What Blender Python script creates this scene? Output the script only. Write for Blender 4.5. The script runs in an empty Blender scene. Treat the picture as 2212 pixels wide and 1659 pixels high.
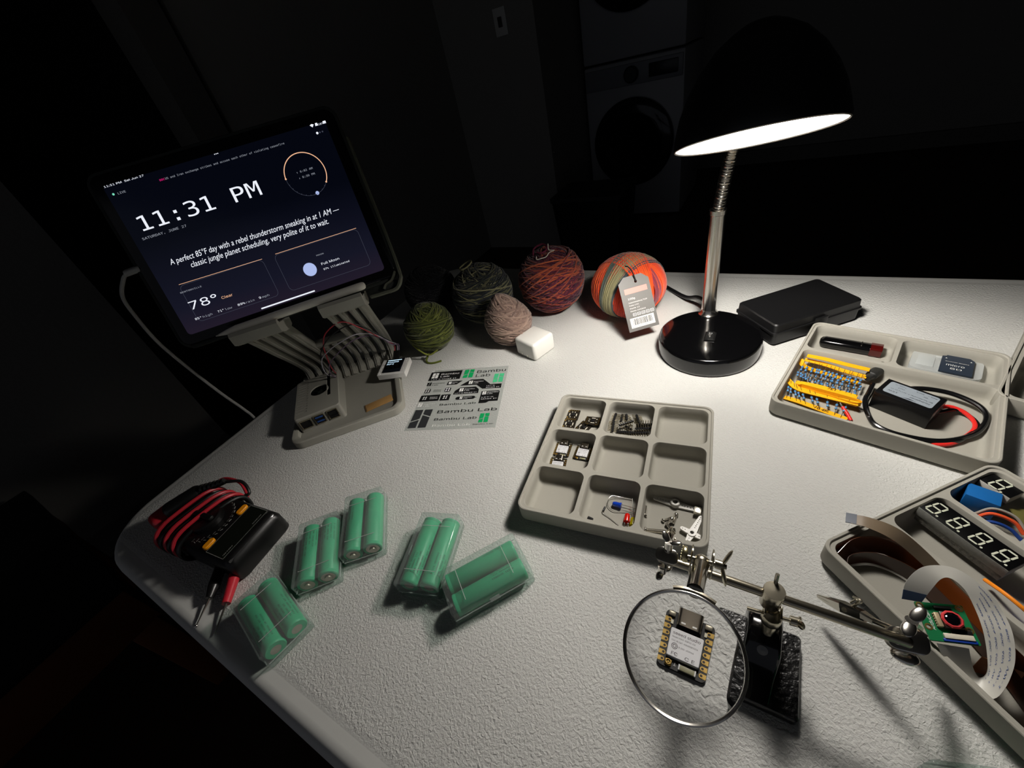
import bpy, bmesh, math, random, os
import numpy as np
from mathutils import Vector, Matrix, geometry
random.seed(7); rng = np.random.default_rng(7)
sc = bpy.context.scene
C = sc.collection
MM = 0.001
TZ = 0.74                                  # height of the table top above the floor (m)
PI = math.pi
def R(d): return math.radians(d)

# ------------------------------------------------------------------ camera
cam_d = bpy.data.cameras.new('camera'); cam = bpy.data.objects.new('camera', cam_d); C.objects.link(cam)
ex = Vector((0.8610, 0.1540, -0.4848))     # world X seen from the camera (x right, y down, z forward)
ey = Vector((0.4661, -0.6205, 0.6307))     # world Y
dn = Vector((0.2037, 0.7690, 0.6060))      # world down
rowx = Vector((ex.x, ey.x, -dn.x)); rowy = Vector((ex.y, ey.y, -dn.y)); rowz = Vector((ex.z, ey.z, -dn.z))
m3 = Matrix((rowx, -rowy, -rowz)).transposed()
q3 = m3.to_quaternion().normalized().to_matrix()
cam.matrix_world = Matrix.Translation((0, 0, TZ + 0.355)) @ q3.to_4x4()
cam_d.sensor_fit = 'HORIZONTAL'; cam_d.sensor_width = 36.0; cam_d.lens = 36.0 * 895.0 / 2212.0
cam_d.clip_start = 0.005; cam_d.clip_end = 30
sc.camera = cam

# ------------------------------------------------------------------ world, exposure
w = bpy.data.worlds.new('night'); sc.world = w; w.use_nodes = True
w.node_tree.nodes['Background'].inputs[0].default_value = (0.85, 0.88, 1.0, 1)
w.node_tree.nodes['Background'].inputs[1].default_value = 0.085
sc.view_settings.view_transform = 'Standard'; sc.view_settings.look = 'None'
sc.view_settings.gamma = 1.0; sc.view_settings.exposure = 0.0; sc.view_settings.use_curve_mapping = False
LAMP = 700.0                               # radiance at the centre of the lamp's frosted panel
sc.cycles.max_bounces = 10; sc.cycles.transparent_max_bounces = 24
sc.cycles.transmission_bounces = 8; sc.cycles.glossy_bounces = 4; sc.cycles.diffuse_bounces = 4
sc.cycles.sample_clamp_indirect = 4.0; sc.cycles.caustics_reflective = False; sc.cycles.blur_glossy = 0.4

# ------------------------------------------------------------------ materials
def lin(c):
    if isinstance(c, str):
        c = c.lstrip('#'); c = tuple(int(c[i:i+2], 16) for i in (0, 2, 4))
    o = []
    for v in c[:3]:
        v = v / 255.0
        o.append(v / 12.92 if v <= 0.04045 else ((v + 0.055) / 1.055) ** 2.4)
    return (*o, 1.0)
MATS = {}
def mat(name, col='808080', rough=0.5, metal=0.0, spec=0.5, coat=0.0, emit=None, estr=1.0, bump=None, vcol=False, trans=0.0, ior=1.45, alpha=1.0, mottle=None, sheen=0.0):
    if name in MATS: return MATS[name]
    m = bpy.data.materials.new(name); m.use_nodes = True; nt = m.node_tree; b = nt.nodes['Principled BSDF']
    b.inputs['Base Color'].default_value = lin(col); b.inputs['Roughness'].default_value = rough
    b.inputs['Metallic'].default_value = metal; b.inputs['Specular IOR Level'].default_value = spec
    b.inputs['Coat Weight'].default_value = coat; b.inputs['Transmission Weight'].default_value = trans
    b.inputs['IOR'].default_value = ior; b.inputs['Alpha'].default_value = alpha
    b.inputs['Sheen Weight'].default_value = sheen
    if emit is not None:
        b.inputs['Emission Color'].default_value = lin(emit); b.inputs['Emission Strength'].default_value = estr
    tc = nt.nodes.new('ShaderNodeTexCoord')
    if vcol:
        a = nt.nodes.new('ShaderNodeVertexColor'); a.layer_name = 'Col'; nt.links.new(a.outputs[0], b.inputs['Base Color'])
    elif mottle:
        sc_, amt = mottle
        n = nt.nodes.new('ShaderNodeTexNoise'); n.inputs['Scale'].default_value = sc_; n.inputs['Detail'].default_value = 5
        nt.links.new(tc.outputs['Object'], n.inputs['Vector'])
        mx = nt.nodes.new('ShaderNodeMix'); mx.data_type = 'RGBA'
        cc = lin(col); mx.inputs[6].default_value = tuple(max(0, v * (1 - amt)) for v in cc[:3]) + (1,)
        mx.inputs[7].default_value = tuple(min(1, v * (1 + amt)) for v in cc[:3]) + (1,)
        nt.links.new(n.outputs[0], mx.inputs[0]); nt.links.new(mx.outputs[2], b.inputs['Base Color'])
    if bump:
        sc_, dist, kind = bump
        if kind == 'layer':
            n = nt.nodes.new('ShaderNodeTexWave'); n.wave_type = 'BANDS'; n.bands_direction = 'Z'; n.inputs['Scale'].default_value = sc_
            n.inputs['Distortion'].default_value = 0.3
        else:
            n = nt.nodes.new('ShaderNodeTexNoise'); n.inputs['Scale'].default_value = sc_; n.inputs['Detail'].default_value = 3
        nt.links.new(tc.outputs['Object'], n.inputs['Vector'])
        bp = nt.nodes.new('ShaderNodeBump'); bp.inputs['Distance'].default_value = dist; bp.inputs['Strength'].default_value = 1.0
        nt.links.new(n.outputs['Fac'] if 'Fac' in n.outputs else n.outputs[0], bp.inputs['Height']); nt.links.new(bp.outputs[0], b.inputs['Normal'])
    MATS[name] = m; return m
def clear_mat(name, tint='e8f0ec', milky=0.12, rough=0.12):
    """thin clear plastic sheet: lets light straight through, with gloss and a little milkiness"""
    if name in MATS: return MATS[name]
    m = bpy.data.materials.new(name); m.use_nodes = True; nt = m.node_tree
    for n in list(nt.nodes): nt.nodes.remove(n)
    out = nt.nodes.new('ShaderNodeOutputMaterial'); tr = nt.nodes.new('ShaderNodeBsdfTransparent'); tr.inputs[0].default_value = lin(tint)
    df = nt.nodes.new('ShaderNodeBsdfDiffuse'); df.inputs[0].default_value = (0.8, 0.83, 0.82, 1)
    gl = nt.nodes.new('ShaderNodeBsdfGlossy'); gl.inputs['Roughness'].default_value = rough
    lw = nt.nodes.new('ShaderNodeLayerWeight'); lw.inputs[0].default_value = 0.5
    pw_ = nt.nodes.new('ShaderNodeMath'); pw_.operation = 'POWER'; pw_.inputs[1].default_value = 3.0; nt.links.new(lw.outputs['Facing'], pw_.inputs[0])
    fr = nt.nodes.new('ShaderNodeMath'); fr.operation = 'MULTIPLY_ADD'; fr.inputs[1].default_value = 0.35; fr.inputs[2].default_value = 0.04; nt.links.new(pw_.outputs[0], fr.inputs[0])
    m1 = nt.nodes.new('ShaderNodeMixShader'); m1.inputs[0].default_value = milky
    m2 = nt.nodes.new('ShaderNodeMixShader')
    nt.links.new(tr.outputs[0], m1.inputs[1]); nt.links.new(df.outputs[0], m1.inputs[2])
    nt.links.new(fr.outputs[0], m2.inputs[0]); nt.links.new(m1.outputs[0], m2.inputs[1]); nt.links.new(gl.outputs[0], m2.inputs[2])
    nt.links.new(m2.outputs[0], out.inputs[0])
    MATS[name] = m; return m

# ------------------------------------------------------------------ objects
def tag(o, label=None, cat=None, group=None, kind=None):
    if label: o['label'] = label
    if cat: o['category'] = cat
    if group: o['group'] = group
    if kind: o['kind'] = kind
    return o
def place(o, loc, yaw=0, rot=None):
    """loc in millimetres, z above the table top"""
    M = Matrix.Translation((loc[0] * MM, loc[1] * MM, TZ + loc[2] * MM))
    o.matrix_world = M @ (rot.to_4x4() if rot is not None else Matrix.Rotation(R(yaw), 4, 'Z'))
    return o
def thing(name, label, cat, loc=(0, 0, 0), yaw=0, group=None, rot=None):
    o = bpy.data.objects.new(name, None); o.empty_display_size = 0.01; C.objects.link(o)
    place(o, loc, yaw, rot); return tag(o, label, cat, group)
def dup(root, label=None, group=None, loc=None, yaw=0, rot=None):
    r = root.copy(); C.objects.link(r)
    for ch in root.children:
        c = ch.copy(); C.objects.link(c); c.parent = r
        for g in ch.children:
            d = g.copy(); C.objects.link(d); d.parent = c
    if label: r['label'] = label
    if group: r['group'] = group
    if loc is not None: place(r, loc, yaw, rot)
    return r

class MB:
    """collects shapes (in mm) into one mesh object"""
    def __init__(s): s.v = []; s.f = []; s.c = []; s.col = None; s.M = None
    def add(s, vs, fs):
        o = len(s.v)
        if s.M is not None: vs = [tuple(s.M @ Vector(p)) for p in vs]
        s.v.extend([tuple(p) for p in vs]); s.f.extend([tuple(i + o for i in f) for f in fs])
        if s.col is not None: s.c.extend([s.col] * len(vs))
        return s
    def box(s, c, d, r=0, rot=None, seg=2):
        bm = bmesh.new(); bmesh.ops.create_cube(bm, size=1)
        for v in bm.verts: v.co = Vector((v.co.x * d[0], v.co.y * d[1], v.co.z * d[2]))
        if r: bmesh.ops.bevel(bm, geom=bm.edges[:], offset=min(r, min(d) * 0.49), segments=seg, affect='EDGES', profile=0.5)
        return s.bm(bm, c, rot)
    def bm(s, bm, c=(0, 0, 0), rot=None):
        bm.verts.ensure_lookup_table(); bm.verts.index_update(); c = Vector(c)
        vs = [((rot @ v.co) if rot is not None else v.co) + c for v in bm.verts]
        fs = [[v.index for v in f.verts] for f in bm.faces]; bm.free(); return s.add(vs, fs)
    def loft(s, loops, cap0=True, cap1=True, close=True):
        n = len(loops[0]); vs = [p for L in loops for p in L]; fs = []
        for k in range(len(loops) - 1):
            for i in range(n if close else n - 1):
                j = (i + 1) % n; fs.append((k*n+i, k*n+j, (k+1)*n+j, (k+1)*n+i))
        if cap0: fs.append(tuple(range(n - 1, -1, -1)))
        if cap1: fs.append(tuple((len(loops) - 1) * n + i for i in range(n)))
        return s.add(vs, fs)
    def lathe(s, prof, c=(0, 0, 0), rot=None, seg=40, cap0=True, cap1=True):
        c = Vector(c); loops = []
        for r, z in prof:
            L = []
            for i in range(seg):
                a = 2 * PI * i / seg; p = Vector((r * math.cos(a), r * math.sin(a), z))
                L.append(((rot @ p) if rot is not None else p) + c)
            loops.append(L)
        return s.loft(loops, cap0, cap1)
    def cyl(s, p0, p1, r, seg=16, r2=None):
        p0 = Vector(p0); p1 = Vector(p1); d = p1 - p0
        q = d.to_track_quat('Z', 'Y').to_matrix()
        return s.lathe([(r, 0), (r if r2 is None else r2, d.length)], p0, q, seg)
    def tube(s, pts, r, seg=8, res=8, smooth=True, flat=None):
        P = [Vector(p) for p in pts]
        if smooth and len(P) > 2: P = crom(P, res)
        t0 = (P[1] - P[0]).normalized(); up = Vector((0, 0, 1)) if abs(t0.z) < 0.9 else Vector((1, 0, 0))
        nrm = (up - t0 * up.dot(t0)).normalized(); loops = []
        for i, p in enumerate(P):
            t = (P[min(i + 1, len(P) - 1)] - P[max(i - 1, 0)]).normalized()
            nrm = (nrm - t * nrm.dot(t))
            if nrm.length < 1e-6: nrm = t.orthogonal()
            nrm.normalize(); b = t.cross(nrm)
            rr = r(i / (len(P) - 1)) if callable(r) else r
            loops.append([p + nrm * rr * math.sin(2*PI*k/seg) * (flat or 1) + b * rr * math.cos(2*PI*k/seg) for k in range(seg)])
        return s.loft(loops)
    def prism(s, poly, z0, z1, holes=()):
        rings = [list(poly)] + [list(h) for h in holes]
        flat = [p for r_ in rings for p in r_]
        tris = geometry.tessellate_polygon([[Vector((p[0], p[1], 0)) for p in r_] for r_ in rings])
        n = len(flat); vs = [(p[0], p[1], z0) for p in flat] + [(p[0], p[1], z1) for p in flat]; fs = []
        for t in tris:
            a, b_, c = [Vector(flat[i]) for i in t]
            if (b_ - a).cross(c - a) < 0: t = t[::-1]
            fs.append(tuple(i + n for i in t)); fs.append(tuple(t[::-1]))
        o = 0
        for r_ in rings:
            k = len(r_)
            for i in range(k): fs.append((o + i, o + (i + 1) % k, o + (i + 1) % k + n, o + i + n))
            o += k
        return s.add(vs, fs)
    def sphere(s, c, r, sc3=(1, 1, 1), seg=24):
        bm = bmesh.new(); bmesh.ops.create_uvsphere(bm, u_segments=seg, v_segments=seg // 2, radius=1)
        for v in bm.verts: v.co = Vector((v.co.x * r * sc3[0], v.co.y * r * sc3[1], v.co.z * r * sc3[2]))
        return s.bm(bm, c)
    def text(s, body, x, y, size, z=0.0, font=None, align='LEFT', ext=0.0, shear=0.0, sx=1.0, rot=0.0, width=None):
        cu = bpy.data.curves.new('lettering', 'FONT'); cu.body = body; cu.size = size; cu.align_x = align; cu.resolution_u = 3
        cu.shear = shear
        if font is not None: cu.font = font
        ob = bpy.data.objects.new('lettering', cu); me = bpy.data.meshes.new_from_object(ob)
        vs = [v.co.copy() for v in me.vertices]; fs = [tuple(p.vertices) for p in me.polygons]
        if vs and width:
            x0 = min(v.x for v in vs); x1 = max(v.x for v in vs); sx = width / max(1e-6, x1 - x0)
        M2 = Matrix.Rotation(R(rot), 3, 'Z')
        vs = [M2 @ Vector((v.x * sx, v.y, 0)) + Vector((x, y, z)) for v in vs]
        bpy.data.objects.remove(ob); bpy.data.curves.remove(cu); bpy.data.meshes.remove(me)
        return s.add(vs, fs)
    def flat(s, poly, z):
        t = geometry.tessellate_polygon([[Vector((p[0], p[1], 0)) for p in poly]])
        return s.add([(p[0], p[1], z) for p in poly], [tuple(a) for a in t])
    def rect(s, x0, y0, x1, y1, z): return s.flat([(x0, y0), (x1, y0), (x1, y1), (x0, y1)], z)
    def build(s, name, m, parent=None, smooth=True, angle=35, label=None):
        me = bpy.data.meshes.new(name)
        vs = np.array([tuple(p) for p in s.v], dtype=float) * MM
        me.from_pydata(vs.tolist(), [], s.f); 
        if s.c:
            ca = me.color_attributes.new('Col', 'FLOAT_COLOR', 'POINT')
            ca.data.foreach_set('color', np.array(s.c, dtype=float).ravel())
        me.materials.append(m)
        if smooth:
            me.polygons.foreach_set('use_smooth', [True] * len(me.polygons))
            me.set_sharp_from_angle(angle=R(angle))
        me.update()
        o = bpy.data.objects.new(name, me); C.objects.link(o)
        if parent is not None: o.parent = parent
        if label: o['label'] = label
        return o
def crom(P, res):
    out = []
    for i in range(len(P) - 1):
        p0 = P[i - 1] if i else P[0] * 2 - P[1]; p1 = P[i]; p2 = P[i + 1]; p3 = P[i + 2] if i + 2 < len(P) else P[-1] * 2 - P[-2]
        for k in range(res):
            t = k / res; t2 = t * t; t3 = t2 * t
            out.append(0.5 * ((2 * p1) + (p2 - p0) * t + (2*p0 - 5*p1 + 4*p2 - p3) * t2 + (3*p1 - p0 - 3*p2 + p3) * t3))
    out.append(P[-1]); return out
def rr(hx, hy, r, seg=8, cx=0, cy=0):
    pts = []
    for k, (sx, sy) in enumerate(((1, 1), (-1, 1), (-1, -1), (1, -1))):
        for i in range(seg + 1):
            a = PI / 2 * k + PI / 2 * i / seg
            pts.append((cx + sx * (hx - r) + r * math.cos(a), cy + sy * (hy - r) + r * math.sin(a)))
    return pts
def lift(pts, z): return [(p[0], p[1], z) for p in pts]
def circ(r, n=20, cx=0, cy=0): return [(cx + r * math.cos(2*PI*i/n), cy + r * math.sin(2*PI*i/n)) for i in range(n)]
def fontfile(name):
    try: return bpy.data.fonts.load(os.path.join(bpy.utils.system_resource('DATAFILES'), 'fonts', name))
    except Exception: return None
MONO = fontfile('DejaVuSansMono.woff2'); SANS = fontfile('Inter.woff2')

white_ink = mat('white_ink', 'e8e8e4', 0.6); black_ink = mat('black_ink', '0b0c0d', 0.55)
chrome = mat('chrome', 'dcd8d0', 0.2, 1.0); nickel = mat('nickel', 'c4bca8', 0.24, 1.0); gold = mat('gold_plating', 'c9a862', 0.3, 1.0)
blackplastic = mat('black_plastic', '121213', 0.42); glossblack = mat('gloss_black', '070708', 0.14, coat=0.4)
printgrey = mat('grey_printed_plastic', 'a19e94', 0.75, spec=0.3, bump=(900, 0.00006, 'noise'))

# ================================================================== room
wallpaint = mat('wall_paint', '7a7873', 0.85, bump=(60, 0.001, 'noise')); dimpaint = mat('taupe_wall_paint', '96948e', 0.85, bump=(60, 0.001, 'noise')); darkpaint = mat('door_paint', '4a4845', 0.6)
def slab(name, x0, y0, z0, x1, y1, z1, m, kind='structure'):      # metres, z above the floor
    b = MB(); b.box(((x0+x1)*500, (y0+y1)*500, (z0+z1)*500), (abs(x1-x0)*1000, abs(y1-y0)*1000, abs(z1-z0)*1000))
    o = b.build(name, m, smooth=False)
    if kind: o['kind'] = kind
    return o
slab('floor', -3.2, -2.2, -0.05, 3.2, 4.6, 0, mat('floor_wood', '3a2c22', 0.5, mottle=(6, .3)))
slab('ceiling', -3.2, -2.2, 2.55, 3.2, 4.6, 2.6, dimpaint)
slab('wall_left', -3.0, -2.2, 0, -1.9, 0.42, 2.55, wallpaint)
slab('wall_back', -3.0, 2.6, 0, -1.24, 2.7, 2.55, dimpaint)
slab('wall_closet', -1.34, 2.7, 0, -1.24, 4.3, 2.55, dimpaint)
slab('wall_far', -1.34, 4.3, 0, 3.0, 4.4, 2.55, dimpaint)
slab('wall_right', 2.9, -2.2, 0, 3.0, 4.4, 2.55, dimpaint)
slab('wall_hall', -3.0, 0.42, 0, -2.9, 2.6, 2.55, mat('hall_paint', '35332f', 0.8))
slab('wall_side', -1.95, 1.11, 0, -1.85, 2.6, 2.55, dimpaint)
slab('trim_1', -1.97, 0.96, 0, -1.83, 1.08, 2.2, mat('trim_paint', '6a6862', 0.5))
slab('baseboard_far', -1.24, 4.27, 0, 3.0, 4.3, 0.1, mat('trim_paint', '6a6862', 0.5))
slab('baseboard_left', -1.9, -2.2, 0, -1.88, 0.42, 0.1, mat('trim_paint', '6a6862', 0.5))
# light switch on the back wall
t = thing('light_switch', 'small white light switch plate on the dark back wall', 'light switch', (-1440, 2598, 515))
MB().box((0, -3, 0), (75, 6, 118), 2).build('switch_plate', mat('white_plastic', 'deded8', .4), t)
MB().box((0, -8, 0), (24, 8, 44), 2).build('toggle', mat('switch_dark', '3c3a38', .5), t)
# stacked laundry machines in the closet
def washer(z, label, name):
    t = thing(name, label, 'laundry machine', (-900, 3150, z))
    wm = mat('appliance_enamel', 'a8a9ab', .35)
    MB().box((0, 330, 470), (620, 640, 930), 12).build('cabinet', wm, t)
    MB().box((0, 4, 860), (600, 14, 110), 4).build('control_panel', mat('panel_grey', '8b8d92', .4), t)
    MB().lathe([(44, 0), (44, 26), (36, 32)], (0, 0, 860), Matrix.Rotation(PI/2, 3, 'X'), 28).build('dial', mat('dial_dark', '26282b', .3), t)
    MB().box((190, -6, 862), (170, 10, 70), 4).build('detergent_drawer', mat('dial_dark', '26282b', .3), t)
    d = MB(); d.lathe([(262, 0), (262, 24), (235, 40), (180, 42), (150, 18), (0, 10)], (0, 4, 480), Matrix.Rotation(PI/2, 3, 'X'), 56, cap1=False).build('door', mat('door_black', '0c0d10', .1), t)
    return t
washer(-735, 'white front loading washer with a big round black door in the dark closet', 'washing_machine')
washer(205, 'white dryer stacked on top of the front loading washer', 'tumble_dryer')
# low bench behind the table corner
t = thing('wooden_bench', 'low wooden bench with black top beside the table end', 'bench', (-1370, -520, -740))
MB().box((0, 0, 425), (660, 860, 30), 4).build('bench_top', mat('bench_black', '101010', .5), t)
MB().box((0, 0, 352), (640, 840, 115), 3).build('apron', mat('bench_wood', '6b3a16', .55, mottle=(9, .3)), t)
for sx in (-1, 1):
    for sy in (-1, 1): MB().box((sx*290, sy*385, 147), (55, 55, 295), 4).build('leg', mat('bench_wood', '6b3a16', .55), t)
# carton / dark boxes beyond the table
t = thing('storage_bin', 'black storage bin standing in the dark beyond the yarn', 'bin', (-900, 2350, -740))
MB().loft([lift(rr(170, 130, 20), 0), lift(rr(200, 150, 24), 420)], cap1=False).build('body', blackplastic, t)
MB().loft([lift(rr(206, 156, 24), 418), lift(rr(206, 156, 24), 440)]).build('lid', mat('bin_lid', '2a2a2c', .5), t)

# ================================================================== table
def table_mat():
    m = bpy.data.materials.new('pebbled_table_plastic'); m.use_nodes = True; nt = m.node_tree; b = nt.nodes['Principled BSDF']
    b.inputs['Base Color'].default_value = lin('cfcfcb'); b.inputs['Roughness'].default_value = 0.62; b.inputs['Specular IOR Level'].default_value = 0.22
    tc = nt.nodes.new('ShaderNodeTexCoord'); n1 = nt.nodes.new('ShaderNodeTexNoise'); n1.inputs['Scale'].default_value = 480; n1.inputs['Detail'].default_value = 2.0; n1.inputs['Distortion'].default_value = 0.6
    nt.links.new(tc.outputs['Object'], n1.inputs['Vector'])
    sx = nt.nodes.new('ShaderNodeSeparateXYZ'); nt.links.new(tc.outputs['Object'], sx.inputs[0])
    def edge(o, half):
        a = nt.nodes.new('ShaderNodeMath'); a.operation = 'ABSOLUTE'; nt.links.new(o, a.inputs[0])
        mr = nt.nodes.new('ShaderNodeMapRange'); mr.inputs[1].default_value = half - 0.024; mr.inputs[2].default_value = half - 0.018; mr.inputs[3].default_value = 1; mr.inputs[4].default_value = 0
        nt.links.new(a.outputs[0], mr.inputs[0]); return mr.outputs[0]
    mu = nt.nodes.new('ShaderNodeMath'); mu.operation = 'MULTIPLY'
    nt.links.new(edge(sx.outputs[0], 0.915), mu.inputs[0]); nt.links.new(edge(sx.outputs[1], 0.388), mu.inputs[1])
    m3_ = nt.nodes.new('ShaderNodeMath'); m3_.operation = 'MULTIPLY'; nt.links.new(mu.outputs[0], m3_.inputs[0]); nt.links.new(n1.outputs[0], m3_.inputs[1])
    bp = nt.nodes.new('ShaderNodeBump'); bp.inputs['Distance'].default_value = 0.0011; bp.inputs['Strength'].default_value = 1.0
    nt.links.new(m3_.outputs[0], bp.inputs['Height']); nt.links.new(bp.outputs[0], b.inputs['Normal']); return m
tbl = thing('folding_table', 'long white pebbled plastic folding table under all the electronics', 'table', (248, 347, 0))
hx, hy = 915, 391
prof = [(-10, -42), (-4, -40), (-1, -34), (0, -26), (-0.8, -14), (-2.5, -7), (-5.5, -2.6), (-9.5, -0.6), (-14, 0)]
MB().loft([lift(rr(hx + d, hy + d, 74 + d, 12), z) for d, z in prof]).build('tabletop', table_mat(), tbl, angle=60)
for sx in (-1, 1):
    b = MB()
    for sy in (-1, 1): b.tube([(sx*700, sy*290, -20), (sx*720, sy*300, -738)], 14, 10, smooth=False)
    b.tube([(sx*716, -300, -620), (sx*716, 300, -620)], 10, 10, smooth=False)
    b.build('leg', mat('table_leg_steel', '6f7173', .4, .6), tbl)

# ================================================================== lamp
LB = (-51, 503)
t = thing('desk_lamp', 'black desk lamp with chrome gooseneck and glowing shade, the light source', 'lamp', (*LB, 0))
MB().lathe([(59, 0), (61.5, 2), (62, 6), (62, 20), (61, 23.5), (58, 25), (30, 25.4), (0, 25.6)], seg=72, cap1=False).build('base', glossblack, t, angle=50)
sw = MB().box((2.5, -8.6, 26.0), (13, 19, 2.4), .6).build('switch', mat('switch_black', '151515', .3), t)
b = MB(); b.box((2.5, -8.6, 27.6), (9.5, 15, 1.6), .5, Matrix.Rotation(R(6), 3, 'X')).build('rocker', mat('rocker_black', '1b1b1b', .25), sw)
b = MB(); ring = [(2.5 + 1.7*math.cos(a*PI/10), -5 + 1.7*math.sin(a*PI/10), 28.8) for a in range(21)]
b.tube(ring, .18, 4, smooth=False); b.box((2.5, -12, 28.3), (.4, 2.4, .2)); b.build('switch_mark', mat('pale_ink', 'c8c8c8', .5), sw)
PX, PY = -9, 52                                                   # stem foot
MB().lathe([(13, 25), (10, 28), (9, 33), (8.6, 160), (9.6, 161), (9.6, 166), (7.4, 167)], (PX, PY, 0), seg=32).build('stem', chrome, t, angle=40)
gp = crom([Vector(p) for p in ((PX, PY, 160), (PX+3, PY, 188), (PX+6, PY-2, 212), (PX+10, PY-6, 234), (PX+17, 22, 256), (PX+27, -18, 277), (26, -66, 294))], 60)
b = MB(); n = len(gp); b.tube(gp, lambda u: 6.7 + 0.55 * math.sin(u * 2 * PI * 78), 16, smooth=False); b.build('gooseneck', chrome, t)
LC = Vector((-21.5, 385, 274)) - Vector((*LB, 0)); LN = Vector((.103, -.301, -.948)).normalized()
q = (-LN).to_track_quat('Z', 'Y').to_matrix(); RL = 55.4
out = [(RL, 0), (RL+.3, 3), (RL-1.2, 10), (RL-4, 21), (RL-9, 33), (RL-17, 46), (RL-27, 57), (RL-37, 64), (RL-44, 67.5), (0, 69)]
inn = [(RL-1.2, 0.2), (RL-2, 3), (RL-4, 10), (RL-7, 21), (RL-12, 33), (RL-20, 45), (RL-30, 55), (RL-40, 61), (0, 65)]
MB().lathe(out, LC, q, 72, cap0=False, cap1=False).build('shade', mat('shade_black', '0b0b0c', .38), t, angle=50)
MB().lathe([(RL, 0), (RL-.6, -.6), (RL-1.4, .2)], LC, q, 72, False, False).build('shade_rim', mat('shade_rim', '9a958c', .3, .8), t)
MB().lathe(inn, LC, q, 72, cap0=False, cap1=False).build('reflector', mat('reflector_white', 'f4f1ea', .5), t, angle=50)
bc = LC + (-LN) * 2.0
def panel_mat():
    # frosted lamp panel: brightest in its middle, wide-throwing (batwing) distribution about the lamp's axis
    m = bpy.data.materials.new('lamp_panel_glow'); m.use_nodes = True; nt = m.node_tree
    for n_ in list(nt.nodes): nt.nodes.remove(n_)
    o = nt.nodes.new('ShaderNodeOutputMaterial'); e = nt.nodes.new('ShaderNodeEmission'); e.inputs[0].default_value = lin('fff9f1')
    g = nt.nodes.new('ShaderNodeNewGeometry'); d = nt.nodes.new('ShaderNodeVectorMath'); d.operation = 'DOT_PRODUCT'; d.inputs[1].default_value = tuple(LN)
    nt.links.new(g.outputs['Incoming'], d.inputs[0])
    p = nt.nodes.new('ShaderNodeFloatCurve'); cu = p.mapping.curves[0]
    for i_, (x_, y_) in enumerate(((0, .06), (.1, .12), (.2, .25), (.3, .38), (.41, .58), (.5, .78), (.6, .60), (.73, .40), (.86, .29), (.95, .16), (1, .13))):
        if i_ == 0: cu.points[0].location = (x_, y_)
        elif i_ == 1: cu.points[1].location = (1, .13)
        if i_ and i_ < 10: cu.points.new(x_, y_)
    p.mapping.update(); nt.links.new(d.outputs['Value'], p.inputs['Value'])
    tc = nt.nodes.new('ShaderNodeTexCoord'); ds = nt.nodes.new('ShaderNodeVectorMath'); ds.operation = 'DISTANCE'; ds.inputs[1].default_value = tuple(bc * MM); nt.links.new(tc.outputs['Object'], ds.inputs[0])
    mr = nt.nodes.new('ShaderNodeMapRange'); mr.interpolation_type = 'SMOOTHSTEP'; mr.inputs[1].default_value = .008; mr.inputs[2].default_value = .042; mr.inputs[3].default_value = 1; mr.inputs[4].default_value = .06; nt.links.new(ds.outputs['Value'], mr.inputs[0])
    k = nt.nodes.new('ShaderNodeMath'); k.operation = 'MULTIPLY'; k.inputs[1].default_value = LAMP; nt.links.new(p.outputs[0], k.inputs[0])
    k2 = nt.nodes.new('ShaderNodeMath'); k2.operation = 'MULTIPLY'; nt.links.new(k.outputs[0], k2.inputs[0]); nt.links.new(mr.outputs[0], k2.inputs[1])
    nt.links.new(k2.outputs[0], e.inputs[1]); nt.links.new(e.outputs[0], o.inputs[0]); return m
MB().lathe([(0, -1.2), (20, -1.0), (40, -.3), (53.2, .6), (53.2, 1.6), (0, 1.6)], bc, q, 96, False, False).build('lamp_panel', panel_mat(), t)
b = MB(); b.tube([(-2, 56, 12), (-14, 74, 26), (-30, 98, 22), (-50, 122, 8), (-76, 150, 3.5), (-110, 182, 3.2), (-150, 212, 3.2), (-180, 234, 3.2), (-196, 243, -2), (-204, 246, -40)], 3.2, 10)
b.build('power_cord', blackplastic, t)

# ================================================================== black hinged case
t = thing('plastic_case', 'flat black hinged plastic case lying behind the lamp base', 'case', (43, 588, 0), 41.5)
MB().loft([lift(rr(57, 33, 4), 0), lift(rr(60, 36, 5), 4), lift(rr(60.5, 36.5, 5), 18)]).build('base', blackplastic, t, angle=30)
MB().loft([lift(rr(62, 38, 5), 18), lift(rr(62, 38, 5), 20.5), lift(rr(60.5, 36.5, 5), 21), lift(rr(60, 36, 5), 30.5), lift(rr(58.5, 34.5, 4.5), 32)]).build('lid', blackplastic, t, angle=30)
MB().box((2, -38.5, 19), (17, 3, 14), 1).build('latch', blackplastic, t)

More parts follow.
